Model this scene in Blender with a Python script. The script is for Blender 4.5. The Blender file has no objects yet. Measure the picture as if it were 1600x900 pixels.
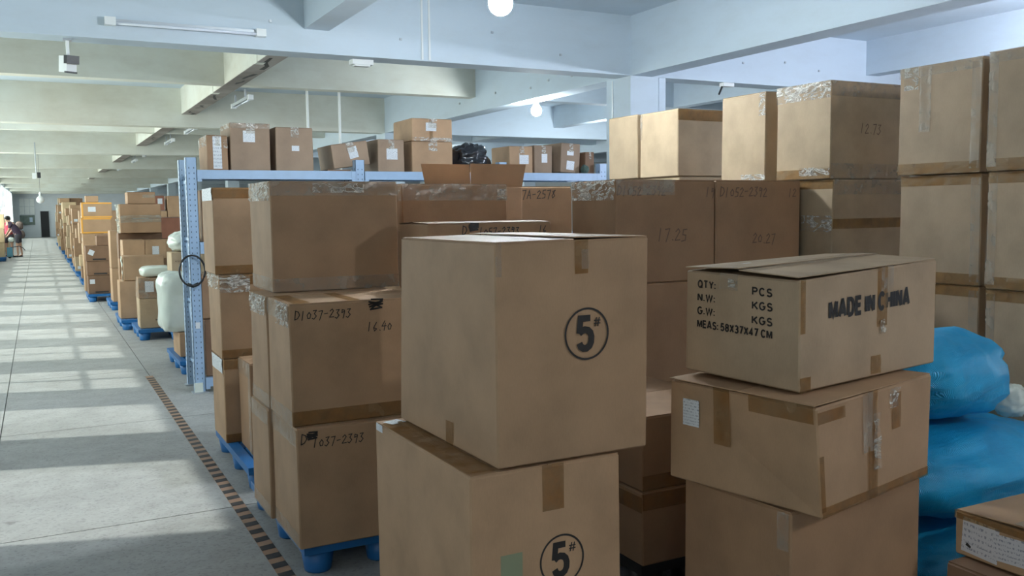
import bpy, bmesh, math, random
from mathutils import Vector, Matrix, noise
random.seed(7)
scene = bpy.context.scene
COL = scene.collection

# ------------------------------------------------------------------ camera
cam_data = bpy.data.cameras.new('camera')
cam_data.sensor_width = 36.0
cam_data.lens = 1409.1 / 1600.0 * 36.0
cam_data.clip_end = 300
cam = bpy.data.objects.new('camera', cam_data)
COL.objects.link(cam)
YW = Vector((58 - 800, 450 - 335, -1409.1)).normalized()     # world Y seen by the camera
XW = Vector((3500 - 800, 450 - 295, -1409.1))
XW = (XW - YW * XW.dot(YW)).normalized()
ZW = XW.cross(YW)
cam.matrix_world = Matrix.Translation((0, 0, 1.72)) @ Matrix((XW, YW, ZW)).to_4x4()
scene.camera = cam

# ------------------------------------------------------------------ world, sun, exposure
vs = scene.view_settings
vs.view_transform = 'Standard'; vs.look = 'None'; vs.exposure = 0.0; vs.gamma = 1.0
vs.use_curve_mapping = False
world = bpy.data.worlds.new('sky'); scene.world = world
world.use_nodes = True
bg = world.node_tree.nodes['Background']
bg.inputs[0].default_value = (0.80, 0.92, 1.0, 1); bg.inputs[1].default_value = 1.0
SUN_E = 3.6
WINDOW_W = 95.0
BULB = 720.0
sun_d = bpy.data.lights.new('sun', 'SUN'); sun_d.energy = SUN_E; sun_d.angle = math.radians(1.2)
sun_d.color = (1.0, 0.98, 0.94)
sun = bpy.data.objects.new('sun', sun_d); COL.objects.link(sun)
sdir = Vector((1.0, -0.30, -1.24)).normalized()
sun.rotation_euler = sdir.to_track_quat('-Z', 'Y').to_euler()
sun.location = (-6, 8, 9)

# ------------------------------------------------------------------ materials
MATS = {}
def nodemat(name):
    m = bpy.data.materials.new(name); m.use_nodes = True
    nt = m.node_tree; return m, nt, nt.nodes['Principled BSDF'], nt.nodes['Material Output']
def N(nt, t, **kw):
    n = nt.nodes.new(t)
    for k, v in kw.items():
        if k in n.inputs: n.inputs[k].default_value = v
        else: setattr(n, k, v)
    return n
def rgba(c): return (c[0], c[1], c[2], 1.0)
def ramp(nt, fac, stops):
    r = nt.nodes.new('ShaderNodeValToRGB')
    el = r.color_ramp.elements
    while len(el) < len(stops): el.new(0.5)
    for e, (p, c) in zip(el, stops): e.position = p; e.color = rgba(c)
    nt.links.new(fac, r.inputs[0]); return r.outputs[0]
def mix(nt, f, a, b, mode='MIX'):
    m = nt.nodes.new('ShaderNodeMix'); m.data_type = 'RGBA'; m.blend_type = mode
    for i, v in ((0, f), (6, a), (7, b)):
        if hasattr(v, 'is_output'): nt.links.new(v, m.inputs[i])
        else: m.inputs[i].default_value = v if i == 0 else rgba(v)
    return m.outputs[2]
def bump(nt, h, b, strength, dist=0.01):
    n = N(nt, 'ShaderNodeBump', Strength=strength, Distance=dist)
    nt.links.new(h, n.inputs['Height']); nt.links.new(n.outputs[0], b.inputs['Normal'])
def coords(nt, scale=(1, 1, 1), kind='Object'):
    tc = nt.nodes.new('ShaderNodeTexCoord'); mp = N(nt, 'ShaderNodeMapping', Scale=scale)
    nt.links.new(tc.outputs[kind], mp.inputs[0]); return mp.outputs[0]
def noise_tex(nt, vec, scale, detail=4, rough=0.55):
    n = N(nt, 'ShaderNodeTexNoise', Scale=scale, Detail=detail, Roughness=rough)
    nt.links.new(vec, n.inputs['Vector']); return n.outputs[0]

def cardboard(name, c):
    m, nt, b, out = nodemat(name)
    v = coords(nt)
    oi = nt.nodes.new('ShaderNodeObjectInfo')
    soft = noise_tex(nt, v, 3.5, 3)
    fine = noise_tex(nt, coords(nt, (60, 60, 9)), 6, 3)
    dk = tuple(x * 0.80 for x in c); lt = tuple(min(1, x * 1.13) for x in c)
    base = ramp(nt, soft, [(0.3, dk), (0.5, c), (0.72, lt)])
    base = mix(nt, 0.16, base, ramp(nt, fine, [(0.35, tuple(x * .75 for x in c)), (0.65, lt)]))
    hv = N(nt, 'ShaderNodeHueSaturation'); nt.links.new(base, hv.inputs['Color'])
    mr = N(nt, 'ShaderNodeMapRange'); nt.links.new(oi.outputs['Random'], mr.inputs[0])
    mr.inputs[3].default_value = 0.90; mr.inputs[4].default_value = 1.08
    nt.links.new(mr.outputs[0], hv.inputs['Value'])
    nt.links.new(hv.outputs[0], b.inputs['Base Color'])
    b.inputs['Roughness'].default_value = 0.62; b.inputs['Specular IOR Level'].default_value = 0.3
    bump(nt, noise_tex(nt, coords(nt, (1, 1, 1)), 45, 4), b, 0.10, 0.004)
    return m
CB = {
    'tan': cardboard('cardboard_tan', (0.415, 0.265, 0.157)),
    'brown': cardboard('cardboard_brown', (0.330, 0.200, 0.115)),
    'gold': cardboard('cardboard_golden', (0.430, 0.320, 0.207)),
    'grey': cardboard('cardboard_greyed', (0.410, 0.300, 0.200)),
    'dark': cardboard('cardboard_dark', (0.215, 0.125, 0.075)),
    'red': cardboard('cardboard_reddish', (0.260, 0.110, 0.070)),
    'muted': cardboard('cardboard_muted', (0.300, 0.210, 0.145)),
    'pale': cardboard('cardboard_pale', (0.560, 0.420, 0.260)),
}
def plain(name, c, rough=0.5, metal=0.0, spec=0.5, var=0.0, nscale=8, bmp=0.0, kind='Object'):
    m, nt, b, out = nodemat(name)
    b.inputs['Roughness'].default_value = rough; b.inputs['Metallic'].default_value = metal
    b.inputs['Specular IOR Level'].default_value = spec
    f = noise_tex(nt, coords(nt, kind=kind), nscale, 5)
    k = max(var, 0.03)
    nt.links.new(ramp(nt, f, [(0.3, tuple(x * (1 - k) for x in c)), (0.7, tuple(min(1, x * (1 + k)) for x in c))]), b.inputs['Base Color'])
    if bmp: bump(nt, f, b, bmp, 0.01)
    return m
def see_through(name, tint, opaque, rough, bmp, nscale, diff):
    m, nt, b, out = nodemat(name)
    b.inputs['Base Color'].default_value = rgba(diff); b.inputs['Roughness'].default_value = rough
    b.inputs['Specular IOR Level'].default_value = 0.7
    t = N(nt, 'ShaderNodeBsdfTransparent'); t.inputs[0].default_value = rgba(tint)
    mx = nt.nodes.new('ShaderNodeMixShader')
    f = noise_tex(nt, coords(nt), nscale * 0.5, 4)
    mr = N(nt, 'ShaderNodeMapRange'); nt.links.new(f, mr.inputs[0])
    mr.inputs[1].default_value = 0.35; mr.inputs[2].default_value = 0.65
    mr.inputs[3].default_value = opaque * 0.55; mr.inputs[4].default_value = min(1, opaque * 1.45)
    nt.links.new(mr.outputs[0], mx.inputs[0])
    nt.links.new(t.outputs[0], mx.inputs[1]); nt.links.new(b.outputs[0], mx.inputs[2]); nt.links.new(mx.outputs[0], out.inputs[0])
    if bmp: bump(nt, noise_tex(nt, coords(nt, (1, 1, 1)), nscale, 4), b, bmp, 0.006)
    return m
M = {}
def painted_glint_tape():
    m, nt, b, out = nodemat('crinkled_tape_painted_glints')
    b.inputs['Base Color'].default_value = (0.80, 0.79, 0.74, 1); b.inputs['Roughness'].default_value = 0.12
    t = N(nt, 'ShaderNodeBsdfTransparent'); t.inputs[0].default_value = (0.93, 0.90, 0.86, 1)
    mx = nt.nodes.new('ShaderNodeMixShader')
    w = N(nt, 'ShaderNodeTexNoise', Scale=8.0, Detail=4.0, Roughness=0.55, Distortion=2.2)
    nt.links.new(coords(nt, (1.0, 1.0, 2.2)), w.inputs['Vector'])
    c = ramp(nt, w.outputs[0], [(0.40, (.10, .10, .10)), (0.50, (.22, .22, .22)), (0.545, (.92, .92, .92)), (0.58, (.25, .25, .25)), (0.68, (.75, .75, .75))])  # white streaks paint the tape's highlights into its colour
    nt.links.new(c, mx.inputs[0])
    nt.links.new(t.outputs[0], mx.inputs[1]); nt.links.new(b.outputs[0], mx.inputs[2]); nt.links.new(mx.outputs[0], out.inputs[0])
    bump(nt, w.outputs[0], b, 1.0, 0.01)
    return m
M['clear_tape'] = see_through('clear_tape', (0.95, 0.92, 0.88), 0.32, 0.16, 0.5, 30, (0.58, 0.52, 0.44))
M['brown_tape'] = see_through('brown_tape', (0.80, 0.66, 0.46), 0.35, 0.22, 0.35, 25, (0.36, 0.24, 0.13))
M['orange_tape'] = plain('orange_tape', (0.75, 0.36, 0.06), 0.3)
M['shrink'] = see_through('stretch_wrap', (0.9, 0.92, 0.9), 0.25, 0.12, 0.8, 18, (0.6, 0.6, 0.55))
M['painted_glint'] = painted_glint_tape()
M['ink'] = plain('black_ink', (0.020, 0.018, 0.018), 0.55)
M['faded_ink'] = plain('faded_ink', (0.13, 0.078, 0.05), 0.6)
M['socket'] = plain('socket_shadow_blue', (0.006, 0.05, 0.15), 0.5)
M['blue'] = plain('blue_plastic', (0.012, 0.13, 0.36), 0.42, var=0.12)
M['steel_blue'] = plain('steel_blue_paint', (0.31, 0.44, 0.62), 0.38, 0.0, var=0.06)
M['slot'] = plain('dark_slot', (0.10, 0.14, 0.20), 0.6)
M['black'] = plain('black_plastic', (0.010, 0.011, 0.013), 0.35)
M['white_plastic'] = plain('white_plastic', (0.75, 0.77, 0.76), 0.35)
M['grey_metal'] = plain('grey_metal', (0.50, 0.53, 0.56), 0.35, 0.6)
M['tube_glass'] = plain('tube_glass', (0.70, 0.74, 0.82), 0.12, spec=0.8)
M['sheet'] = plain('shelf_sheet', (0.35, 0.42, 0.50), 0.4, 0.3)
M['white_film'] = plain('white_film', (0.66, 0.72, 0.66), 0.22, spec=0.6, var=0.05, nscale=9, bmp=0.35)
M['black_film'] = plain('black_film', (0.012, 0.013, 0.018), 0.22, spec=0.8, var=0.1, nscale=11, bmp=0.8)
M['green_cloth'] = plain('green_cloth', (0.06, 0.10, 0.085), 0.7)
M['door'] = plain('dark_door', (0.008, 0.009, 0.012), 0.5)
M['board'] = plain('notice_board', (0.16, 0.21, 0.19), 0.5, var=0.25, nscale=5)
M['skin'] = plain('skin', (0.50, 0.30, 0.21), 0.5)
M['hair'] = plain('hair', (0.012, 0.010, 0.010), 0.5)
M['red_shirt'] = plain('red_shirt', (0.40, 0.03, 0.06), 0.8)
M['purple_shirt'] = plain('purple_shirt', (0.055, 0.035, 0.065), 0.8)
M['shorts'] = plain('grey_shorts', (0.06, 0.06, 0.075), 0.8)
M['tape_tan'] = plain('hazard_tape_tan', (0.36, 0.215, 0.135), 0.45, var=0.15)
M['tape_black'] = plain('hazard_tape_black', (0.040, 0.036, 0.036), 0.5, var=0.2, nscale=20)
M['joint'] = plain('floor_joint', (0.22, 0.22, 0.21), 0.8)
M['brown_cloth'] = plain('brown_cloth', (0.16, 0.115, 0.10), 0.8, var=.2)

def paper(name, bg_c, ink, rows):
    m, nt, b, out = nodemat(name)
    tc = nt.nodes.new('ShaderNodeTexCoord')
    def uvn(sc, s, lo, hi):
        mp = N(nt, 'ShaderNodeMapping', Scale=sc); nt.links.new(tc.outputs['UV'], mp.inputs[0])
        f = noise_tex(nt, mp.outputs[0], s, 2)
        r = N(nt, 'ShaderNodeMapRange'); nt.links.new(f, r.inputs[0])
        r.inputs[1].default_value = lo; r.inputs[2].default_value = hi; return r.outputs[0]
    sep = nt.nodes.new('ShaderNodeSeparateXYZ'); nt.links.new(tc.outputs['UV'], sep.inputs[0])
    k = N(nt, 'ShaderNodeMath', operation='MULTIPLY'); nt.links.new(sep.outputs[1], k.inputs[0]); k.inputs[1].default_value = rows
    fr = N(nt, 'ShaderNodeMath', operation='FRACT'); nt.links.new(k.outputs[0], fr.inputs[0])
    gt = N(nt, 'ShaderNodeMath', operation='GREATER_THAN'); nt.links.new(fr.outputs[0], gt.inputs[0]); gt.inputs[1].default_value = 0.55
    words = uvn((9, rows * .55, 1), 2.0, 0.50, 0.56)
    mu = N(nt, 'ShaderNodeMath', operation='MULTIPLY'); nt.links.new(gt.outputs[0], mu.inputs[0]); nt.links.new(words, mu.inputs[1])
    m2 = N(nt, 'ShaderNodeMath', operation='MULTIPLY'); nt.links.new(mu.outputs[0], m2.inputs[0]); m2.inputs[1].default_value = 0.6
    nt.links.new(mix(nt, m2.outputs[0], bg_c, ink), b.inputs['Base Color'])
    b.inputs['Roughness'].default_value = 0.45
    return m
M['paper'] = paper('white_label', (0.66, 0.69, 0.72), (0.10, 0.12, 0.18), 9)
M['paper_sparse'] = paper('shipping_label', (0.62, 0.60, 0.62), (0.08, 0.09, 0.16), 6)
M['paper_blue'] = plain('bluish_label', (0.55, 0.66, 0.80), 0.3)

def painted(name, c, stain, amount):
    m, nt, b, out = nodemat(name)
    v = coords(nt)
    big = noise_tex(nt, v, 0.55, 6, 0.6)
    sm = noise_tex(nt, coords(nt, (1, 1, 3)), 2.3, 5, 0.65)
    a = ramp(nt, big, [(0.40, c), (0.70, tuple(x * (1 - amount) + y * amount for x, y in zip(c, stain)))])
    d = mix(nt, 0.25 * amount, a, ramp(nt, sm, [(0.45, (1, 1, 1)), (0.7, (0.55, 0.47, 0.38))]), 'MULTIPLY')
    nt.links.new(d, b.inputs['Base Color'])
    b.inputs['Roughness'].default_value = 0.75; b.inputs['Specular IOR Level'].default_value = 0.25
    bump(nt, noise_tex(nt, v, 9, 5), b, 0.12, 0.01)
    return m
M['paint'] = painted('white_blue_wall_paint', (0.555, 0.64, 0.715), (0.53, 0.59, 0.62), 0.35)
M['paint_bounce_stained'] = painted('bounce_tinted_stained_paint', (0.68, 0.69, 0.62), (0.50, 0.44, 0.33), 0.55)  # yellow tint stands in for warm bounce light; the brown stains are real
M['paint_wall'] = painted('plain_wall_paint', (0.70, 0.74, 0.78), (0.55, 0.56, 0.58), 0.3)
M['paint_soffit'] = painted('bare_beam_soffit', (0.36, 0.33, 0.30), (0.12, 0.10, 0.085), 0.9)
M['smudge'] = plain('black_smudge', (0.05, 0.05, 0.045), 0.8)

def terrazzo():
    m, nt, b, out = nodemat('terrazzo_floor')
    v = coords(nt, kind='Object')
    big = noise_tex(nt, v, 0.7, 5); mid = noise_tex(nt, v, 5, 5)
    vo = N(nt, 'ShaderNodeTexVoronoi', Scale=70.0); nt.links.new(v, vo.inputs['Vector'])
    base = ramp(nt, big, [(0.35, (0.30, 0.302, 0.295)), (0.65, (0.38, 0.382, 0.372))])
    base = mix(nt, 0.35, base, ramp(nt, mid, [(0.35, (0.25, 0.245, 0.235)), (0.65, (0.41, 0.415, 0.405))]))
    sepc = nt.nodes.new('ShaderNodeSeparateColor'); nt.links.new(vo.outputs['Color'], sepc.inputs[0])
    chips = ramp(nt, sepc.outputs[0], [(0.0, (0.55, 0.55, 0.55)), (0.20, (0.9, 0.88, 0.86)), (0.8, (1.05, 1.05, 1.05))])
    base = mix(nt, 0.5, base, chips, 'MULTIPLY')
    spots = ramp(nt, noise_tex(nt, v, 3.1, 3), [(0.24, (0.35, 0.33, 0.32)), (0.29, (1, 1, 1))])
    base = mix(nt, 0.6, base, spots, 'MULTIPLY')
    nt.links.new(base, b.inputs['Base Color'])
    b.inputs['Roughness'].default_value = 0.55; b.inputs['Specular IOR Level'].default_value = 0.35
    return m
M['floor'] = terrazzo()

def woven_blue():
    m, nt, b, out = nodemat('blue_woven_sack')
    v = coords(nt)
    wv = N(nt, 'ShaderNodeTexWave', Scale=70.0, Distortion=1.5); nt.links.new(v, wv.inputs['Vector'])
    f = noise_tex(nt, v, 7, 5)
    nt.links.new(ramp(nt, f, [(0.3, (0.010, 0.34, 0.70)), (0.7, (0.025, 0.48, 0.88))]), b.inputs['Base Color'])
    b.inputs['Roughness'].default_value = 0.33; b.inputs['Specular IOR Level'].default_value = 0.8
    f2 = noise_tex(nt, coords(nt, (3, 9, 5)), 3.5, 5)
    bump(nt, mix(nt, 0.22, f2, wv.outputs[0]), b, 0.6, 0.02)
    return m
M['sack'] = woven_blue()

def emis(name, c, s):
    m = bpy.data.materials.new(name); m.use_nodes = True; nt = m.node_tree
    nt.nodes.remove(nt.nodes['Principled BSDF'])
    e = N(nt, 'ShaderNodeEmission', Strength=s); e.inputs[0].default_value = rgba(c)
    nt.links.new(e.outputs[0], nt.nodes['Material Output'].inputs[0]); return m
M['bulb'] = emis('lit_bulb', (0.85, 0.945, 1.0), BULB)
M['bulb_fill'] = emis('fill_bulb', (1.0, 0.97, 0.95), BULB * .76)
M['bulb_mauve_fill'] = emis('mauve_fill_bulb', (0.80, 0.86, 1.0), BULB * 3.6)
M['pane'] = see_through('window_pane', (0.97, 1.0, 0.98), 0.05, 0.05, 0, 5, (0.6, 0.65, 0.65))

# ------------------------------------------------------------------ mesh helpers
def link(name, me, mat=None, parent=None, loc=None):
    o = bpy.data.objects.new(name, me); COL.objects.link(o)
    if mat is not None and not me.materials: me.materials.append(mat)
    if parent is not None: o.parent = parent
    if loc is not None: o.location = loc
    return o
def mesh(name, verts, faces, mat=None, parent=None, loc=None, smooth=False):
    me = bpy.data.meshes.new(name); me.from_pydata([tuple(v) for v in verts], [], faces); me.update()
    if smooth:
        for p in me.polygons: p.use_smooth = True
    return link(name, me, mat, parent, loc)
class MB:
    def __init__(s): s.v = []; s.f = []
    def box(s, x0, x1, y0, y1, z0, z1):
        i = len(s.v)
        s.v += [(x0, y0, z0), (x1, y0, z0), (x1, y1, z0), (x0, y1, z0), (x0, y0, z1), (x1, y0, z1), (x1, y1, z1), (x0, y1, z1)]
        s.f += [(i, i+3, i+2, i+1), (i+4, i+5, i+6, i+7), (i, i+1, i+5, i+4), (i+1, i+2, i+6, i+5), (i+2, i+3, i+7, i+6), (i+3, i, i+4, i+7)]
        return s
    def tube(s, pts, r, n=8, closed=False):
        pts = [Vector(p) for p in pts]; i0 = len(s.v); k = len(pts)
        for j, p in enumerate(pts):
            a = pts[(j - 1) % k] if (closed or j > 0) else p; b = pts[(j + 1) % k] if (closed or j < k - 1) else p
            t = (b - a).normalized(); ref = Vector((0, 0, 1)) if abs(t.z) < 0.9 else Vector((1, 0, 0))
            u = t.cross(ref).normalized(); w = t.cross(u)
            rr = r[j] if isinstance(r, (list, tuple)) else r
            for q in range(n):
                an = 2 * math.pi * q / n; s.v.append(tuple(p + (u * math.cos(an) + w * math.sin(an)) * rr))
        for j in range(k if closed else k - 1):
            for q in range(n):
                a = i0 + j * n + q; b = i0 + j * n + (q + 1) % n
                c = i0 + ((j + 1) % k) * n + (q + 1) % n; d = i0 + ((j + 1) % k) * n + q
                s.f.append((a, b, c, d))
        if not closed:
            s.f.append(tuple(i0 + q for q in range(n))[::-1]); s.f.append(tuple(i0 + (k - 1) * n + q for q in range(n)))
        return s
    def build(s, name, mat, parent=None, loc=None, smooth=False): return mesh(name, s.v, s.f, mat, parent, loc, smooth)
def empty(name, loc, rz=0.0):
    o = bpy.data.objects.new(name, None); COL.objects.link(o); o.location = loc; o.rotation_euler = (0, 0, rz)
    o.empty_display_size = 0.1; return o
def tag(o, label=None, cat=None, group=None, kind=None):
    if label: o['label'] = label
    if cat: o['category'] = cat
    if group: o['group'] = group
    if kind: o['kind'] = kind
    return o
def lathe(prof, n=20):
    v = []; f = []
    for r, z in prof:
        for q in range(n):
            a = 2 * math.pi * q / n; v.append((r * math.cos(a), r * math.sin(a), z))
    for j in range(len(prof) - 1):
        for q in range(n):
            f.append((j * n + q, j * n + (q + 1) % n, (j + 1) * n + (q + 1) % n, (j + 1) * n + q))
    f.append(tuple(range(n))[::-1]); f.append(tuple((len(prof) - 1) * n + q for q in range(n)))
    return v, f

# ------------------------------------------------------------------ the hall
XL, XR, Y0, Y1 = -1.55, 21.6, -8.2, 77.0
SLAB, MAIN, SEC = 3.93, 3.25, 3.475
floor = MB().box(XL - .3, XR + .3, Y0 - .3, Y1 + .3, -0.2, -0.012).build('floor', M['joint'])
tag(floor, 'pale terrazzo floor with thin joints', None, None, 'structure')
px = [XL]; x = -0.34
while x < 12: px.append(x); x += 1.31
px.append(XR)
py = [Y0]; y = 5.33 - 2.62 * 4
while y < 34: py.append(y); y += 2.62
py.append(Y1)
g = 0.004
for i in range(len(px) - 1):
    for j in range(len(py) - 1):
        p = MB().box(px[i] + g, px[i+1] - g, py[j] + g, py[j+1] - g, -0.015, 0.0).build('floor_panel', M['floor'], floor)
ceiling = MB().box(XL - .3, XR + .3, Y0 - .3, Y1 + .3, SLAB, SLAB + 0.2).build('ceiling', M['paint'])
tag(ceiling, 'white painted concrete slab ceiling with beams', None, None, 'structure')
mains = [8.8 + 8.4 * k for k in range(-2, 9)]
secs = [8.8 + 4.2 + 8.4 * k for k in range(-2, 9) if 8.8 + 4.2 + 8.4 * k < Y1]
LM, LS = (6.2, 13.9), (2.375, 10.08, 17.8)
def beam(x0, x1, y0, y1, z, mat): return MB().box(x0, x1, y0, y1, z, SLAB + .01).build('beam', mat, ceiling)
for y in mains:
    beam(XL, 6.2, y, y + .30, MAIN, M['paint'] if y < 10 else M['paint_bounce_stained'])
    beam(6.5, 13.9, y, y + .30, MAIN, M['paint']); beam(14.2, XR, y, y + .30, MAIN, M['paint'])
for y in secs:
    for a, b in ((XL, 2.375), (2.62, 6.2), (6.5, 10.08), (10.325, 13.9), (14.2, 17.8)):
        beam(a, b, y, y + .24, SEC, M['paint'] if (y < 8 or a > 6) else M['paint_bounce_stained'])
ymain = [Y0] + [v for m_ in mains for v in (m_, m_ + .30)] + [Y1]
for xx in LM: beam(xx, xx + .30, Y0, Y1, MAIN, M['paint'])
for xx in LS:
    for k in range(0, len(ymain) - 1, 2):
        if ymain[k+1] - ymain[k] > 0.5:
            b_ = beam(xx, xx + .245, ymain[k], ymain[k+1], SEC, M['paint'] if ymain[k] < 8 or xx > 6 else M['paint_bounce_stained'])
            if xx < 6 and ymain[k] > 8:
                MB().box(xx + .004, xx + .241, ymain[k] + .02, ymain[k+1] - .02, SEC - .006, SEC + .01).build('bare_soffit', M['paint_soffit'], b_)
# columns on the main grid
n_col = 0
for y in mains:
    for xx in LM:
        if (xx > 7 and y < 0) : continue
        c = MB().box(xx - .005, xx + .395, y - .005, y + .50, 0, MAIN + .3).build('column', M['paint'])
        if abs(y - 8.8) < .1 and xx < 7:
            MB().box(xx + .42, xx + .52, y + .02, y + .10, 0, MAIN).build('corner_strip', M['paint'], c)
            MB().tube([(xx - .012, y + .36, 0.3), (xx - .012, y + .36, MAIN - .02)], .008).build('cable', M['white_plastic'], c)
        tag(c, 'white painted concrete column number %d of the hall grid' % (n_col + 1), None, None, 'structure'); n_col += 1

# walls
def wall(name, *b): 
    o = MB().box(*b).build(name, M['paint_wall']); tag(o, 'painted %s wall of the hall' % name.split('_')[1], None, None, 'structure'); return o
wall('wall_far', XL - .3, XR + .3, Y1, Y1 + .3, 0, SLAB)
wall('wall_near', XL - .3, XR + .3, Y0 - .3, Y0, 0, SLAB)
wall('wall_right', XR, XR + .3, Y0, Y1, 0, SLAB)
# window openings in the left wall: piers of 0.8 m every 2.1 m
SILL, HEAD = 1.0, 3.25
opens = [(-4.4, -3.0), (-0.4, 1.2), (5.65, 7.35)]  # first two openings are out of view, added to light the near cartons
y = 7.75
while y + 2.1 < Y1 - 1: opens.append((y + .4, y + 1.7)); y += 2.1
wl = MB().box(XL - .24, XL, Y0, Y1, 0, SILL).box(XL - .24, XL, Y0, Y1, HEAD, SLAB)
prev = Y0
for a, b in opens:
    wl.box(XL - .24, XL, prev, a, SILL, HEAD); prev = b
wl.box(XL - .24, XL, prev, Y1, SILL, HEAD)
wl = wl.build('wall_left', M['paint_wall']); tag(wl, 'white left wall pierced by tall windows', None, None, 'structure')
for i, (a, b) in enumerate(opens):
    w = empty('window_%d' % (i + 1), (XL - .12, (a + b) / 2, SILL)); tag(w, None, None, None, 'structure')
    hw = (b - a) / 2; hh = HEAD - SILL
    fr = MB().box(-.03, .03, -hw, -hw + .05, 0, hh).box(-.03, .03, hw - .05, hw, 0, hh).box(-.03, .03, -hw, hw, 0, .05).box(-.03, .03, -hw, hw, hh - .05, hh)
    if a > 10: fr.box(-.025, .025, -.025, .025, .05, hh - .05).box(-.025, .025, -hw, hw, hh * .66, hh * .66 + .04)
    fr.build('window_frame', M['grey_metal'], w)
    if a < 10: MB().box(-.004, .004, -hw + .05, hw - .05, .05, hh - .05).build('pane', M['pane'], w)
    for s in (-1, 1) if a > 10 else ():
        for (z0, z1) in ((.05, hh * .66), (hh * .66 + .04, hh - .05)):
            ya, yb = (-hw + .05, -.025) if s < 0 else (.025, hw - .05)
            MB().box(-.004, .004, ya, yb, z0, z1).build('pane', M['pane'], w)
    ld = bpy.data.lights.new('daylight', 'AREA'); ld.shape = 'RECTANGLE'; ld.size = hh; ld.size_y = b - a
    ld.energy = WINDOW_W * (b - a) / 1.3 * (.22 if a < 8 else .45 if a < 12 else 1.0); ld.color = (0.97, 1.0, 0.95)
    lo = bpy.data.objects.new('daylight', ld); COL.objects.link(lo)
    lo.location = (XL - .26, (a + b) / 2, SILL + hh / 2); lo.rotation_euler = (0, -math.pi / 2, 0)

# far wall: window with bars, notice board, dark door
w = empty('window_90', (-0.65, Y1 - .01, 1.70)); tag(w, None, None, None, 'structure')
fr = MB()
for k in range(4): fr.box(-.52 + k * .34, -.49 + k * .34, -.05, 0, 0, 1.25)
fr.box(-.52, .53, -.05, 0, 0, .04).box(-.52, .53, -.05, 0, 1.21, 1.25).box(-.52, .53, -.05, 0, .60, .63)
fr.build('window_frame', M['grey_metal'], w)
for k in range(3):
    for z0, z1 in ((.04, .60), (.63, 1.21)):
        MB().box(-.49 + k * .34, -.18 + k * .34, -.03, -.02, z0, z1).build('pane', M['white_plastic'], w)
d = MB().box(0.22, 0.78, Y1 - .06, Y1, 0, 1.95).build('door_1', M['door']); tag(d, None, None, None, 'structure')
MB().box(.18, .22, Y1 - .08, Y1, 0, 1.99).box(.78, .82, Y1 - .08, Y1, 0, 1.99).box(.18, .82, Y1 - .08, Y1, 1.95, 1.99).build('door_frame', M['grey_metal'], d)
nb = empty('notice_board', (-0.66, Y1 - .02, .95))
MB().box(-.5, .5, -.03, 0, 0, .72).build('board', M['board'], nb)
MB().box(.14, .34, -.036, -.03, .2, .55).build('pinned_sheet', M['paper_blue'], nb)
tag(nb, 'dark green notice board on the far end wall beside the dark door', 'notice board')

# ------------------------------------------------------------------ ceiling fittings
def bulb_lamp(loc, label, cord_top, lit=True, r=.075, mat='bulb'):
    e = empty('hanging_bulb', loc)
    prof = [(.002, -r)] + [(r * math.sin(a), -r * math.cos(a)) for a in [math.pi * k / 10 for k in range(1, 9)]] + [(.032, r * 1.25)]
    v, f = lathe(prof, 20); mesh('glass_bulb', v, f, M[mat] if lit else M['white_plastic'], e, None, True)
    v, f = lathe([(.033, r * 1.2), (.035, r * 1.9), (.02, r * 2.1), (.008, r * 2.3)], 14); mesh('socket', v, f, M['white_plastic'], e, None, True)
    MB().tube([(0, 0, r * 2.2), (0, 0, cord_top - loc[2])], .004, 6).build('cord', M['black'], e)
    return tag(e, label, 'light bulb', 'hanging bulbs')
bulb_lamp((2.87, 5.6, 3.117), 'bright lit bulb hanging nearest, at the top edge of the picture', SLAB, r=.084)
bulb_lamp((6.34, 11.3, 3.10), 'small lit bulb hanging under the beam left of the white column', MAIN)
bulb_lamp((0.11, 31.0, 2.16), 'distant bulb hanging over the far aisle', SLAB, lit=False, r=.11)
bulb_lamp((8.9, 4.4, 3.05), 'unseen bulb added to light the bay right of the tall carton wall', SLAB, mat='bulb_mauve_fill')  # unseen mauve bulb put in to raise the light of this bay
bulb_lamp((4.1, -0.9, 3.0), 'unseen fill bulb added behind the viewer', SLAB, mat='bulb_fill')  # fill light out of view, added for the near carton fronts
bulb_lamp((0.6, 18.2, 3.72), 'small hidden bulb added behind the second deep beam to light the next one', SLAB, r=.055)  # hidden bulb added so the shallow beam beyond catches light
bulb_lamp((2.6, 70.4, 3.70), 'added bulb close under the slab, brightening the far end wall', SLAB, r=.11)  # added only to brighten the end wall
bulb_lamp((10.2, 15.0, 3.0), 'bulb added to light the bay behind the white column', SEC)  # added bulb lifting the ambient light of the right bays
bulb_lamp((10.2, 24.0, 3.0), 'bulb added to light the deep right hand bays', SLAB)  # another added bulb for ambient light further back on the right

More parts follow.
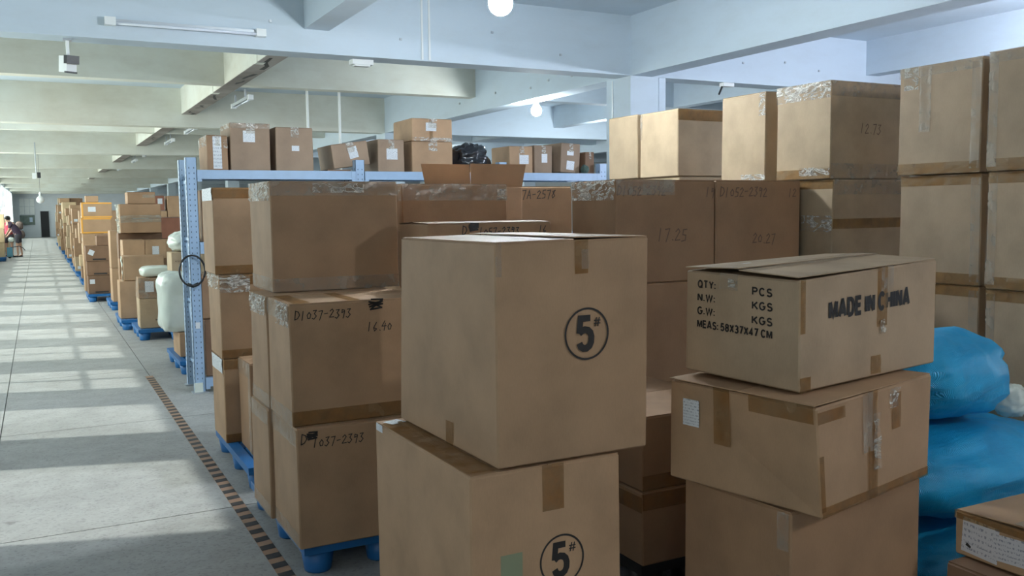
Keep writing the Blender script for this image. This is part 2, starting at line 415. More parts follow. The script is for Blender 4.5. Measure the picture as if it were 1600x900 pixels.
def _():
    e = empty('ceiling_spotlight', (.03, 25.6, SEC - .75))
    MB().box(-.09, .0, -.08, .08, -.12, .02).build('head', M['white_plastic'], e); MB().box(.02, .10, -.05, .05, -.10, .04).build('housing', M['black'], e)
    MB().tube([(0, 0, .02), (0, 0, .78)], .015, 6).build('rod', M['grey_metal'], e)
    tag(e, 'small white and black fitting hanging over the far aisle', 'light fitting')
_()
def tube_light(loc, L, rz, label, drop=0.0):
    e = empty('tube_light', loc, rz)
    MB().box(-L/2, L/2, -.012, .018, -.022, .022).build('batten', M['grey_metal'], e)
    MB().tube([(-L/2 + .04, -.035, -.02), (L/2 - .04, -.035, -.02)], .014, 10).build('tube', M['tube_glass'], e, None, True)
    for s in (-1, 1): MB().box(s * L/2 - .045, s * L/2 + .045, -.055, .018, -.04, .03).build('end_cap', M['white_plastic'], e)
    if drop:
        for s in (-.3, .3): MB().box(s * L - .012, s * L + .012, -.012, .012, .02, drop).build('hanger', M['grey_metal'], e)
    return tag(e, label, 'tube light', 'fluorescent tube lights')
t = tube_light((1.30, 8.78, 3.40), 1.30, 0, 'unlit fluorescent tube fixed on the front beam face, nearest of all'); t.rotation_euler = (0, 0, 0)
for k, (yy, ordn) in enumerate(((13.7, 'first'), (18.7, 'second'), (21.9, 'third'), (26.8, 'fourth'), (30.2, 'fifth'), (36.0, 'sixth'))):
    tube_light((2.72, yy, 3.33), 1.2, math.pi/2, '%s small tube light hanging beside the long bare beam, counted from the rack' % ordn, .14)
e = empty('security_camera', (.31, 8.93, MAIN))
MB().box(-.035, .035, -.035, .035, -.02, 0).build('mount', M['grey_metal'], e)
MB().tube([(0, 0, -.02), (0, 0, -.13), (0.0, -.02, -.15)], .014, 8).build('bracket', M['white_plastic'], e)
bd = MB().box(-.042, .042, -.10, .07, -.29, -.15).build('housing', M['white_plastic'], e); bd.rotation_euler = (math.radians(8), 0, math.radians(20))
hd = MB().box(-.052, .052, -.13, -.06, -.215, -.143).build('lens_hood', M['black'], bd)
MB().box(-.046, .046, -.104, -.06, -.296, -.28).build('lower_lip', M['black'], bd)
tag(e, 'white security camera with black hood hanging under the front beam', 'camera')
e = empty('smoke_detector', (3.0, 8.98, MAIN))
MB().box(-.11, .11, -.06, .06, -.055, -.005).build('body', M['white_plastic'], e); MB().box(-.08, .08, -.045, .045, -.07, -.055).build('diffuser', M['white_plastic'], e)
tag(e, 'small white box fitting under the front beam', 'light fitting')
for xx, nm in ((3.64, 'left'), (4.13, 'right')):
    o = MB().tube([(xx, 13.45, SEC + .2), (xx, 13.45, 0)], .02, 8).build('drop_pipe', M['white_plastic'])
    tag(o, 'thin white vertical pipe behind the rack-top cartons, %s of the pair' % nm, 'pipe', 'drop pipes')
e = empty('conduit', (2.985, 8.795, MAIN))
MB().box(.60, .62, -.006, .002, .01, .68).box(.68, .70, -.006, .002, .01, .68).build('channel', M['white_plastic'], e)
tag(e, 'pair of thin white cable channels running up the front beam face', 'conduit')
e = empty('wire_clip', (7.66, 8.86, 3.185))
MB().box(-.05, .12, -.04, .04, .02, .07).build('plate', M['white_plastic'], e); MB().tube([(-.03, 0, .04), (-.05, 0, 0), (-.09, 0, -.08)], .012, 6).build('hook', M['black'], e)
tag(e, 'small black hook on a white plate under the beam right of the column', 'hook')
for k, (xx, yy, sx) in enumerate(((2.40, 11.0, .03), (2.40, 12.1, .03), (2.40, 14.6, .03))):
    pass
sm_r = random.Random(4)
for yy, ln in ((9.6, .5), (10.6, .9), (11.9, .5), (12.5, .4), (14.2, .6), (15.6, .5), (16.6, .5), (19.0, .8), (22.5, .7)):
    q = [(2.42 + sm_r.uniform(0, .12), yy + ln * t_ + sm_r.uniform(-.05, .05), SEC - .0068) for t_ in (0, .3, .6, 1)]
    vv = [(x_ , y_, z_) for x_, y_, z_ in q] + [(x_ + sm_r.uniform(.02, .07), y_, z_) for x_, y_, z_ in q]
    mesh('soot_stain', vv, [(0, 1, 5, 4), (1, 2, 6, 5), (2, 3, 7, 6)], M['smudge'], ceiling)
for yy in (10.9, 13.9, 18.4):
    MB().box(2.37, 2.47, yy, yy + .14, SEC - .012, SEC + .10).build('plaster_patch', M['paint_bounce_stained'], ceiling)
# bolts left in the beam faces
sb = MB()
for xx, zz in ((2.05, 3.52), (2.62, 3.50), (3.36, 3.45), (5.25, 3.42), (4.4, 3.6), (7.9, 3.5), (8.6, 3.55), (9.2, 3.48)): sb.box(xx - .012, xx + .012, 8.785, 8.80, zz - .012, zz + .012)
for yy, zz in ((10.1, 3.42), (10.7, 3.44), (11.2, 3.40), (12.3, 3.46), (13.6, 3.44), (9.6, 3.45)): sb.box(6.185, 6.20, yy - .015, yy + .015, zz - .015, zz + .015)
o = sb.build('bolt_stub', M['grey_metal'], ceiling)

# ------------------------------------------------------------------ floor tape
ft = empty('floor_tape', (.925, 3.2, 0)); L = 6.95
MB().box(0, .075, 0, L, .0003, .0012).build('tape_base', M['tape_tan'], ft)
st = None
k = 0
sv = [(0.001, 0, 0), (.074, .014, 0), (.074, .082, 0), (.001, .068, 0)]
while k * .132 < L - .09:
    if st is None:
        st = mesh('dark_stripe', sv, [(0, 1, 2, 3)], M['tape_black'], ft, (0, .02, .0022))
    else:
        c = st.copy(); COL.objects.link(c); c.parent = ft; c.location = (0, .02 + k * .132, .0022)
    k += 1
tag(ft, 'worn tan and black striped hazard tape stuck along the aisle floor', 'floor tape')

# ------------------------------------------------------------------ pallets
def pallet(x0, y0, w, d, label, z=.15, mat='blue', sockets=False):
    e = empty('plastic_pallet', (x0 + w/2, y0 + d/2, 0))
    hx, hy = w/2, d/2
    fr = MB().box(-hx, hx, -hy, -hy + .07, z - .045, z).box(-hx, hx, hy - .07, hy, z - .045, z).box(-hx, -hx + .07, -hy + .07, hy - .07, z - .045, z).box(hx - .07, hx, -hy + .07, hy - .07, z - .045, z)
    fr.box(-hx + .07, hx - .07, -.045, .045, z - .045, z - .004)
    fr.build('deck_frame', M[mat], e)
    n = 7; gap = (w - .14) / n
    me = None
    for k in range(n):
        xx = -hx + .07 + gap * (k + .5)
        if me is None:
            me = MB().box(-gap * .36, gap * .36, -hy + .07, hy - .07, z - .025, z - .002).build('deck_slat', M[mat], e, (xx, 0, 0)).data
        else: link('deck_slat', me, None, e, (xx, 0, 0))
    v, f = lathe([(.062, 0), (.066, .01), (.080, z - .045)], 14)
    me = None
    for sx in (-1, 0, 1):
        for sy in (-1, 0, 1):
            p = (sx * (hx - .085), sy * (hy - .085), 0)
            if me is None: me = mesh('foot', v, f, M[mat], e, p, True).data
            else: link('foot', me, None, e, p)
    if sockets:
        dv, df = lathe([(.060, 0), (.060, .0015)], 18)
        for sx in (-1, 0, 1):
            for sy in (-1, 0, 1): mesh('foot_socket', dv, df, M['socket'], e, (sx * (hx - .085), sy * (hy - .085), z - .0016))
    return tag(e, label, 'pallet', 'blue plastic pallets')

# ------------------------------------------------------------------ cartons
class Box: pass
def carton(x0, y0, z0, w, d, h, label, col='tan', yaw=0.0, group=None, warp=None, flaps='x', lift=(0, 0), name='cardboard_box', cat='box', tilt=0.0, jit=.003, bev=.006, elift=0.0):
    B = Box(); B.w, B.d, B.h = w, d, h
    a = math.radians(yaw); ca, sa = math.cos(a), math.sin(a)
    B.root = empty(name, (x0 + ca * w/2 - sa * d/2, y0 + sa * w/2 + ca * d/2, z0), a)
    if tilt: B.root.rotation_euler = (0, math.radians(tilt), a)
    rnd = random.Random(label)
    cor = {}
    for i, nm in enumerate(('n', 'r', 'l', 'b')):
        for k in (0, 1):
            bx, by = i & 1, i >> 1
            off = (warp or {}).get(nm + str(k), (0, 0, 0))
            if isinstance(off, (int, float)): off = (0, 0, off)
            j = [rnd.uniform(-jit, jit) for _ in range(2)] + [rnd.uniform(-jit, 0) if k else 0]
            cor[(bx, by, k)] = Vector((bx * w - w/2 + off[0] + j[0], by * d - d/2 + off[1] + j[1], k * h + off[2] + j[2]))
    bulge = .006 * rnd.random()
    def mp(x, y, z):
        fx, fy, fz = x / w, y / d, z / h
        p = Vector((0, 0, 0))
        for bx in (0, 1):
            for by in (0, 1):
                for k in (0, 1):
                    p += cor[(bx, by, k)] * ((fx if bx else 1 - fx) * (fy if by else 1 - fy) * (fz if k else 1 - fz))
        return p
    B.mp = mp; B.mat = CB[col]
    fl = .004 if flaps else 0.0
    bm = bmesh.new(); bmesh.ops.create_cube(bm, size=1.0)
    for v in bm.verts: v.co = Vector(((v.co.x + .5) * w, (v.co.y + .5) * d, (v.co.z + .5) * (h - fl)))
    bmesh.ops.bevel(bm, geom=list(bm.edges), offset=bev, segments=1, affect='EDGES')
    for v in bm.verts: v.co = mp(*v.co)
    me = bpy.data.meshes.new('body'); bm.to_mesh(me); bm.free()
    link('body', me, B.mat, B.root)
    if flaps:
        for s in (0, 1):
            if flaps == 'x':   # seam runs along x
                q = [(.004, .004 if s == 0 else d/2 + .002), (w - .004, .004 if s == 0 else d/2 + .002), (w - .004, d/2 - .002 if s == 0 else d - .004), (.004, d/2 - .002 if s == 0 else d - .004)]
                up = [(0, 0), (0, 0), (1, 0), (1, 0)] if s == 0 else [(1, 0), (1, 0), (0, 0), (0, 0)]
            else:
                q = [(.004 if s == 0 else w/2 + .002, .004), (w/2 - .002 if s == 0 else w - .004, .004), (w/2 - .002 if s == 0 else w - .004, d - .004), (.004 if s == 0 else w/2 + .002, d - .004)]
                up = [(0, 0), (1, 0), (1, 0), (0, 0)] if s == 0 else [(1, 0), (0, 0), (0, 0), (1, 0)]
            lf = lift[s]
            vs_ = []
            for (xx, yy), (u_, _) in zip(q, up):
                ov = Vector((-.012 * (elift > 0), 0, elift)) if xx < .1 else Vector((0, 0, 0))
                b0 = mp(xx, yy, h - fl + .0005) + ov; t0 = mp(xx, yy, h) + ov
                vs_.append((b0 + Vector((0, 0, lf * u_)), t0 + Vector((0, 0, lf * u_))))
            verts = [p[0] for p in vs_] + [p[1] for p in vs_]
            mesh('top_flap', verts, [(3, 2, 1, 0), (4, 5, 6, 7), (0, 1, 5, 4), (1, 2, 6, 5), (2, 3, 7, 6), (3, 0, 4, 7)], B.mat, B.root)
    tag(B.root, label, cat, group)
    return B
def face_pt(B, face, u, v, off):
    """u, v in metres from the lower left corner of the face as seen by someone facing it"""
    if face == 'F': p = B.mp(u, 0, v); nrm = Vector((0, -1, 0))
    elif face == 'L': p = B.mp(0, B.d - u, v); nrm = Vector((-1, 0, 0))
    elif face == 'R': p = B.mp(B.w, u, v); nrm = Vector((1, 0, 0))
    else: p = B.mp(u, v, B.h); nrm = Vector((0, 0, 1))
    return p + nrm * off
def dims(B, face): return {'F': (B.w, B.h), 'L': (B.d, B.h), 'R': (B.d, B.h), 'T': (B.w, B.d)}[face]
def patch(B, face, u0, u1, v0, v1, mat, name, off=.0016, wr=0.0, nx=1, ny=1, rot=0.0, label=None):
    U, V = dims(B, face)
    u0 = U + u0 if u0 < 0 else u0; u1 = U + u1 if u1 <= 0 else u1; v0 = V + v0 if v0 < 0 else v0; v1 = V + v1 if v1 <= 0 else v1
    cu, cv = (u0 + u1)/2, (v0 + v1)/2; ca, sa = math.cos(math.radians(rot)), math.sin(math.radians(rot))
    vs_, fs, uv = [], [], []
    for j in range(ny + 1):
        for i in range(nx + 1):
            a, b = u0 + (u1 - u0) * i / nx - cu, v0 + (v1 - v0) * j / ny - cv
            uu, vv = cu + a * ca - b * sa, cv + a * sa + b * ca
            o = off + (wr * abs(noise.noise(Vector((uu * 34, vv * 34, len(name))))) * 2 if wr else 0)
            vs_.append(face_pt(B, face, uu, vv, o)); uv.append((i / nx, j / ny))
    for j in range(ny):
        for i in range(nx):
            a = j * (nx + 1) + i; fs.append((a, a + 1, a + nx + 2, a + nx + 1))
    ob = mesh(name, vs_, fs, mat, B.root)
    ul = ob.data.uv_layers.new(name='UVMap')
    for lp in ob.data.loops: ul.data[lp.index].uv = uv[lp.vertex_index]
    if label: ob['label'] = label
    return ob
def ctape(B, face, u0, u1, v0, v1, wr=.0025, mat='clear_tape', name='tape_strip', off=.0016):
    if wr >= .008 and mat == 'clear_tape': mat = 'painted_glint'
    return patch(B, face, u0, u1, v0, v1, M[mat], name, off, wr, 18 if wr >= .008 else 10, 8 if wr >= .008 else 3)
def seam_tape(B, mat='brown_tape', wd=.06, tail=.09, axis='y', name='tape_strip'):
    """tape over the middle of the top, folding down over the ends"""
    if axis == 'x':
        ctape(B, 'T', .0, B.w, B.d/2 - wd/2, B.d/2 + wd/2, .001, mat, name, .003)
        ctape(B, 'L', B.d/2 - wd/2, B.d/2 + wd/2, B.h - tail, B.h, .001, mat, name)
    else:
        ctape(B, 'T', B.w/2 - wd/2, B.w/2 + wd/2, 0, B.d, .001, mat, name, .003)
        ctape(B, 'F', B.w/2 - wd/2, B.w/2 + wd/2, B.h - tail, B.h, .001, mat, name)
def place_flat(B, face, polys, mat, name, u, v, off=.0022, label=None):
    """polys: list of (verts2d, faces) placed at u, v on a face"""
    if v < 0: v += dims(B, face)[1]
    vs_, fs = [], []
    for pv, pf in polys:
        o = len(vs_)
        for a, b in pv: vs_.append(face_pt(B, face, u + a, v + b, off))
        for f in pf: fs.append(tuple(o + i for i in f))
    ob = mesh(name, vs_, fs, mat, B.root)
    if label: ob['label'] = label
    return ob
_tc = {}
def text_poly(txt, size, bold=0.0, xs=1.0):
    cu = bpy.data.curves.new('txt', 'FONT'); cu.body = txt; cu.size = size; cu.offset = bold; cu.resolution_u = 3
    ob = bpy.data.objects.new('txt', cu); COL.objects.link(ob)
    dg = bpy.context.evaluated_depsgraph_get(); dg.update()
    me = bpy.data.meshes.new_from_object(ob.evaluated_get(dg))
    pv = [(v.co.x * xs, v.co.y) for v in me.vertices]; pf = [tuple(p.vertices) for p in me.polygons]
    bpy.data.objects.remove(ob); bpy.data.curves.remove(cu); bpy.data.meshes.remove(me)
    return pv, pf
def printed(B, face, txt, u, v, size, bold=.0, xs=1.0, name='printed_text', mat='ink', width=None):
    pv, pf = text_poly(txt, size, bold, xs)
    if width:
        lo = min(a for a, _ in pv); hi = max(a for a, _ in pv); k = width / (hi - lo)
        pv = [((a - lo) * k, b) for a, b in pv]
    return place_flat(B, face, [(pv, pf)], M[mat], name, u, v)
GL = {
 'D': [[(0,1),(0,0)],[(0,1),(.35,.85),(.5,.5),(.3,.12),(0,0)]], '0': [[(.25,.75),(.05,.45),(.15,.08),(.4,.1),(.45,.5),(.25,.75)]],
 '1': [[(.2,1),(.15,0)]], '2': [[(.02,.75),(.25,.98),(.42,.75),(.02,.05),(.5,.08)]], '3': [[(.05,.92),(.42,.95),(.2,.58),(.45,.3),(.2,-.05),(0,.08)]],
 '4': [[(.3,1),(.0,.4),(.5,.42)],[(.38,.7),(.3,-.1)]], '5': [[(.45,.98),(.1,.95),(.08,.55),(.4,.5),(.4,.1),(.02,.02)]], '6': [[(.35,1),(.05,.4),(.2,.02),(.42,.25),(.1,.4)]],
 '7': [[(.02,.9),(.45,.95),(.2,-.1)]], '8': [[(.4,.9),(.1,.75),(.4,.25),(.15,.0),(.05,.25),(.4,.9)]], '9': [[(.42,.8),(.12,.9),(.1,.55),(.42,.7),(.3,-.08)]],
 '-': [[(.05,.45),(.42,.5)]], '.': [[(.15,.1),(.22,.06)]], 'A': [[(0,0),(.25,1),(.48,0)],[(.1,.4),(.42,.42)]], 'X': [[(0,.9),(.45,.05)],[(.42,.92),(.02,.0)]],
 '~': [[(0,.5),(.6,.62),(.05,.4),(.62,.5),(.0,.62),(.6,.34),(.1,.28),(.6,.7),(.1,.72)]], ' ': [],
}
def hand(B, face, txt, u, v, size, th=.006, mat='ink', slant=.12, name='handwriting'):
    polys = []; x = 0.0; rnd = random.Random(txt)
    for ch in txt:
        dy = rnd.uniform(-.08, .08)
        for stroke in GL.get(ch, []):
            pts = [((x + a + b * slant) * size, (b + dy) * size) for a, b in stroke]
            for p, q in zip(pts, pts[1:]):
                dx, dyv = q[0] - p[0], q[1] - p[1]; L_ = math.hypot(dx, dyv) or 1
                ex, ey = dx / L_ * th * .4, dyv / L_ * th * .4; nx_, ny_ = -dyv / L_ * th/2, dx / L_ * th/2
                polys.append(([(p[0]-ex-nx_, p[1]-ey-ny_), (q[0]+ex-nx_, q[1]+ey-ny_), (q[0]+ex+nx_, q[1]+ey+ny_), (p[0]-ex+nx_, p[1]-ey+ny_)], [(0, 1, 2, 3)]))
        x += .66 if ch != '.' else .4
    return place_flat(B, face, polys, M[mat], name, u, v)
def ring_poly(r, w, n=56):
    pv = []; pf = []
    for i in range(n):
        a = 2 * math.pi * i / n
        pv += [(r * math.cos(a), r * 1.02 * math.sin(a)), ((r - w) * math.cos(a), (r * 1.02 - w) * math.sin(a))]
        j = (i + 1) % n; pf.append((2*i, 2*j, 2*j+1, 2*i+1))
    return pv, pf
def ribbon(pts, size, th):
    pts = [Vector((a * size, b * size)) for a, b in pts]; pv = []; n = len(pts)
    for i, p in enumerate(pts):
        a = (p - pts[i-1]).normalized() if i else (pts[1] - p).normalized()
        b = (pts[i+1] - p).normalized() if i < n - 1 else a
        na, nb = Vector((-a.y, a.x)), Vector((-b.y, b.x)); m_ = (na + nb).normalized(); m_ *= th / 2 / max(.5, m_.dot(na))
        pv += [tuple(p + m_), tuple(p - m_)]
    return pv, [(2*i+1, 2*i+3, 2*i+2, 2*i) for i in range(n - 1)]
def arc(cx, cy, rx, ry, a0, a1, n=10): return [(cx + rx * math.cos(math.radians(a0 + (a1 - a0) * k / n)), cy + ry * math.sin(math.radians(a0 + (a1 - a0) * k / n))) for k in range(n + 1)]
CAPS = {
 'A': (.62, [[(.0, 0), (.29, 1), (.33, 1), (.62, 0)], [(.10, .28), (.52, .28)]]), 'C': (.58, [arc(.30, .5, .29, .5, 40, 320, 16)]),
 'D': (.56, [[(0, 0), (0, 1), (.22, 1)] + arc(.22, .5, .34, .5, 85, -85, 10) + [(.22, 0), (0, 0)]]), 'E': (.46, [[(.48, 1), (0, 1), (0, 0), (.50, 0)], [(0, .52), (.44, .52)]]),
 'G': (.60, [arc(.30, .5, .30, .5, 45, 345, 16) + [(.60, .46), (.34, .46)]]), 'H': (.54, [[(0, 0), (0, 1)], [(.54, 0), (.54, 1)], [(0, .52), (.54, .52)]]),
 'I': (.0, [[(0, 0), (0, 1)]]), 'K': (.54, [[(0, 0), (0, 1)], [(.54, 1), (.06, .42)], [(.18, .56), (.58, 0)]]),
 'M': (.68, [[(0, 0), (0, 1)], [(.04, 1), (.34, .12), (.64, 1)], [(.68, 1), (.68, 0)]]), 'N': (.54, [[(0, 0), (0, 1)], [(.03, 1), (.51, 0)], [(.54, 0), (.54, 1)]]),
 'P': (.50, [[(0, 0), (0, 1), (.26, 1)] + arc(.26, .74, .24, .26, 80, -80, 8) + [(.26, .48), (0, .48)]]), 'Q': (.60, [arc(.30, .5, .30, .5, 0, 360, 18), [(.36, .26), (.62, -.06)]]),
 'S': (.50, [arc(.26, .75, .23, .25, 25, 250, 10) + arc(.25, .25, .25, .25, 70, -155, 10)]), 'T': (.54, [[(0, 1), (.54, 1)], [(.27, 1), (.27, 0)]]),
 'W': (.84, [[(0, 1), (.21, 0), (.42, .95), (.63, 0), (.84, 1)]]), 'X': (.52, [[(0, 1), (.52, 0)], [(.52, 1), (0, 0)]]), 'Y': (.54, [[(0, 1), (.27, .45), (.54, 1)], [(.27, .48), (.27, 0)]]),
 '3': (.44, [arc(.20, .76, .22, .24, 150, -75, 9) + arc(.20, .27, .25, .27, 75, -150, 9)]), '4': (.50, [[(.36, 0), (.36, 1), (0, .28), (.52, .28)]]), '5': (.46, [[(.44, 1), (.08, 1), (.03, .55)] + arc(.21, .32, .25, .31, 130, -150, 10)]),
 '7': (.46, [[(0, 1), (.46, 1), (.16, 0)]]), '8': (.46, [arc(.23, .76, .20, .24, 0, 360, 14), arc(.23, .27, .23, .27, 0, 360, 14)]),
 ':': (.0, [[(0, 0), (0, .16)], [(0, .54), (0, .70)]]), '.': (.0, [[(0, 0), (0, .16)]]),
}
def block(B, face, txt, u, v, height, width, th=.17, mat='ink'):
    if v < 0: v += dims(B, face)[1]
    x = 0.0; strokes = []
    for ch in txt:
        if ch == ' ': x += .30; continue
        w_, st_ = CAPS[ch]
        for sk in st_: strokes.append([(x + a, b) for a, b in sk])
        x += w_ + .30
    kx = width / (x - .30) ; polys = []
    for sk in strokes:
        pv, pf = ribbon([(a * kx / height, b * (1 - th)) for a, b in sk], height, th * height)
        polys.append((pv, pf))
    return place_flat(B, face, polys, M[mat], 'printed_text', u, v)
Z0, Z1, Z2, Z3, Z4 = .15, .725, 1.30, 1.877, 2.455
G_NEAR = 'cartons stacked on the pallets beside the aisle'; G_WALL = 'cartons of the tall right hand wall'

# ---- the two big numbered cartons
pallet(1.12, 2.47, .74, .95, 'blue pallet under the two large 5# cartons')
e1 = carton(1.153, 2.506, Z0, .572, .875, .737, 'large tan carton printed 5 in a circle, lower of the two', 'tan', flaps='y', jit=.004)
e2 = carton(1.254, 2.511, .893, .582, .836, .730, 'large tan carton printed 5 in a circle, upper of the two, with lifted top flap', 'tan', yaw=-.6, flaps='y', lift=(.0, .007), jit=.004,
            warp={'l1': -.008, 'l0': (-.02, 0, 0), 'n1': -.004, 'r1': .006})
for B, cu, cv in ((e1, .335, .737 - .330), (e2, .335, .734 - .320)):
    place_flat(B, 'F', [ring_poly(.086, .0068)], M['ink'], 'printed_ring', cu, cv)
    place_flat(B, 'F', [ribbon([(.43, .93), (.10, .93), (.055, .50)], .115, .022), ribbon([(.05, .50), (.14, .57), (.24, .60), (.35, .575), (.43, .50), (.465, .38), (.455, .23), (.40, .12), (.30, .055), (.19, .06), (.10, .12), (.06, .22)], .115, .023)], M['ink'], 'printed_number', cu - .036, cv - .055)
    pv, pf = text_poly('#', .042, .0006)
    place_flat(B, 'F', [(pv, pf)], M['ink'], 'printed_mark', cu + .028, cv + .026)
ctape(e2, 'F', .290, .340, -.115, -.004, .002, 'brown_tape'); ctape(e2, 'F', .312, .340, -.10, -.035, .006, 'clear_tape', off=.004)
ctape(e2, 'L', .44, .50, .0, .085, .002, 'brown_tape'); ctape(e2, 'F', .0, .022, -.11, -.0, .001)
ctape(e1, 'F', .262, .345, -.155, -.0, .001, 'brown_tape'); ctape(e1, 'T', .0, .10, .02, .8, .002, 'brown_tape', off=.005)
patch(e1, 'L', .015, .085, -.030, -.001, M['paper'], 'paper_scrap'); patch(e1, 'T', .02, .09, -.10, -.04, M['paper'], 'paper_scrap', .006, rot=20)
patch(e1, 'F', .105, .185, -.355, -.275, plain('green_sticker', (.24, .27, .17), .5), 'faded_sticker', label='small pale green sticker')

# ---- the right hand stack of three
pallet(2.12, 2.12, .8, .62, 'blue pallet under the three worn cartons')
f3 = carton(2.141, 2.132, Z0, .72, .497, .565, 'plain brown carton at the bottom of the worn stack of three', 'brown', yaw=5.4)
f2 = carton(2.158, 2.031, .718, .745, .611, .378, 'worn tan carton with a white label, middle of the stack of three', 'tan', yaw=12.4, flaps='x', elift=.006,
            warp={'n1': (-.022, 0, -.008), 'n0': (.016, 0, 0), 'r1': .004, 'l0': .010}, jit=.003)
f1 = carton(2.195, 2.160, 1.108, .865, .495, .385, 'worn carton printed MADE IN CHINA on top of the stack of three', 'grey', yaw=9.4, flaps='x', lift=(.006, .012), elift=.010,
            warp={'n1': -.014, 'r1': .022, 'n0': -.004, 'l0': .010, 'b1': .024}, jit=.003)
block(f1, 'F', 'MADE IN CHINA', .165, .238, .070, .50, .23)
for t_, u, v, wd in (('QTY:', .060, .322, .078), ('PCS', .305, .318, .078), ('N.W:', .060, .272, .076), ('KGS', .305, .268, .080), ('G.W:', .060, .222, .076), ('KGS', .305, .216, .080), ('MEAS: 58X37X47 CM', .060, .172, .325)):
    block(f1, 'L', t_, u, v, .031, wd, .20)
patch(f1, 'T', .06, .24, .28, .40, M['paper_blue'], 'label', .012); ctape(f1, 'T', .02, .80, .19, .30, .003, off=.014)
ctape(f1, 'F', .455, .52, .175, -.0, .001, 'brown_tape'); ctape(f1, 'F', .42, .48, .01, .075, .004, 'brown_tape'); ctape(f1, 'F', .48, .56, -.09, -.0, .001); 
ctape(f1, 'F', .0, .06, .0, .05, .003, 'brown_tape'); ctape(f1, 'L', .16, .24, -.06, -.0, .003); ctape(f1, 'F', .0, .028, .20, -.0, .001, 'brown_tape')
patch(f2, 'L', .062, .135, .215, .315, M['paper'], 'label', label='white printed paper label')
ctape(f2, 'L', .20, .27, .17, -.0, .002, 'brown_tape'); ctape(f2, 'F', .30, .36, .0, -.0, .003, 'brown_tape'); ctape(f2, 'F', .265, .33, .17, -.0, .006); ctape(f2, 'F', .46, .52, .22, -.03, .002, 'brown_tape')
ctape(f2, 'F', .0, .16, -.06, -.02, .001, 'brown_tape'); ctape(f2, 'F', .0, .026, .02, .21, .001, 'brown_tape'); ctape(f2, 'L', .35, .60, -.06, -.0, .003, 'brown_tape'); ctape(f2, 'F', .0, .74, .0, .035, .003, 'brown_tape')
ctape(f2, 'F', .44, .50, -.08, -.01, .008)
ctape(f2, 'F', .33, .37, .10, .30, .010, off=.004); ctape(f1, 'F', .47, .50, .15, .20, .010, off=.004); ctape(f1, 'L', .20, .23, -.05, -.02, .010, off=.004)
ctape(f3, 'L', .44, .49, .43, .56, .004); ctape(f2, 'F', .33, .37, .10, .30, .010, off=.004); ctape(f1, 'F', .47, .50, .15, .20, .010, off=.004); ctape(f1, 'L', .20, .23, -.05, -.02, .010, off=.004)
ctape(f3, 'L', .44, .495, .26, .34, .006)

# ---- narrow gap stack between them
pallet(2.27, 3.14, .62, .84, 'black pallet in the dark gap between the two near stacks', mat='black')
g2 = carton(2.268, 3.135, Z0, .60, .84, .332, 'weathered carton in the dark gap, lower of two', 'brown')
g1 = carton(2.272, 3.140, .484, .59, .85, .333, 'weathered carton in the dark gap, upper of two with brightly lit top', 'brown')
for B in (g1, g2): ctape(B, 'F', 0, B.w, 0 if B is g1 else .25, .07 if B is g1 else .325, .002, 'brown_tape'); ctape(B, 'L', 0, B.d, .24, .31, .002, 'brown_tape')

# ---- aisle stack written D1037-2393
pallet(1.03, 4.10, .80, 1.2, 'blue pallet under the D1037-2393 cartons, nearest to the camera')
a1 = carton(1.003, 4.070, Z0, .685, .485, .573, 'brown carton written 1037-2393 at floor level beside the hazard tape', 'tan', group=G_NEAR)
a1b = carton(.985, 4.563, Z0, .685, .40, .573, 'brown carton behind the lowest 1037-2393 carton, at floor level', 'tan', group=G_NEAR)
a2 = carton(.998, 4.105, Z1, .690, .435, .573, 'brown carton written D1037-2393 and 16.40, middle of its stack', 'tan', group=G_NEAR)
a2b = carton(.992, 4.545, Z1, .690, .385, .573, 'brown carton behind the one written 16.40, second layer', 'tan', group=G_NEAR)
a3 = carton(1.068, 4.715, Z2, .690, .50, .578, 'plain brown carton with shiny taped top corner, on top of the D1037-2393 stack', 'tan', group=G_NEAR)
hand(a2, 'F', 'D1037-2393', .025, -.075, .041, .0042); hand(a2, 'F', '~', .375, -.078, .11, .008); hand(a2, 'F', '16.40', .37, -.150, .042, .0042)
hand(a1, 'F', 'D', .02, -.075, .048, .0045); hand(a1, 'F', '~', .045, -.075, .075, .008); hand(a1, 'F', '1037-2393', .075, -.095, .042, .0042)
for B in (a1, a1b, a2, a2b, a3):
    ctape(B, 'L', 0, B.d, -.085, -.0, .006); ctape(B, 'L', 0, B.d, 0, .075, .003)
ctape(a3, 'L', .02, .49, -.10, -.0, .012, off=.003); ctape(a3, 'F', .0, .69, -.075, -.0, .003); ctape(a3, 'F', .0, .69, 0, .07, .002); ctape(a3, 'F', .22, .50, -.06, -.01, .010, off=.003)
ctape(a2, 'L', .20, .435, -.11, -.0, .012, off=.003); ctape(a2, 'F', .0, .69, 0, .07, .001, 'brown_tape'); ctape(a2, 'T', .28, .34, 0, .43, .001, 'brown_tape', off=.003)
ctape(a2, 'T', .02, .10, 0, .43, .001, 'brown_tape', off=.003); ctape(a2b, 'L', 0, .385, -.10, -.0, .012, off=.003)

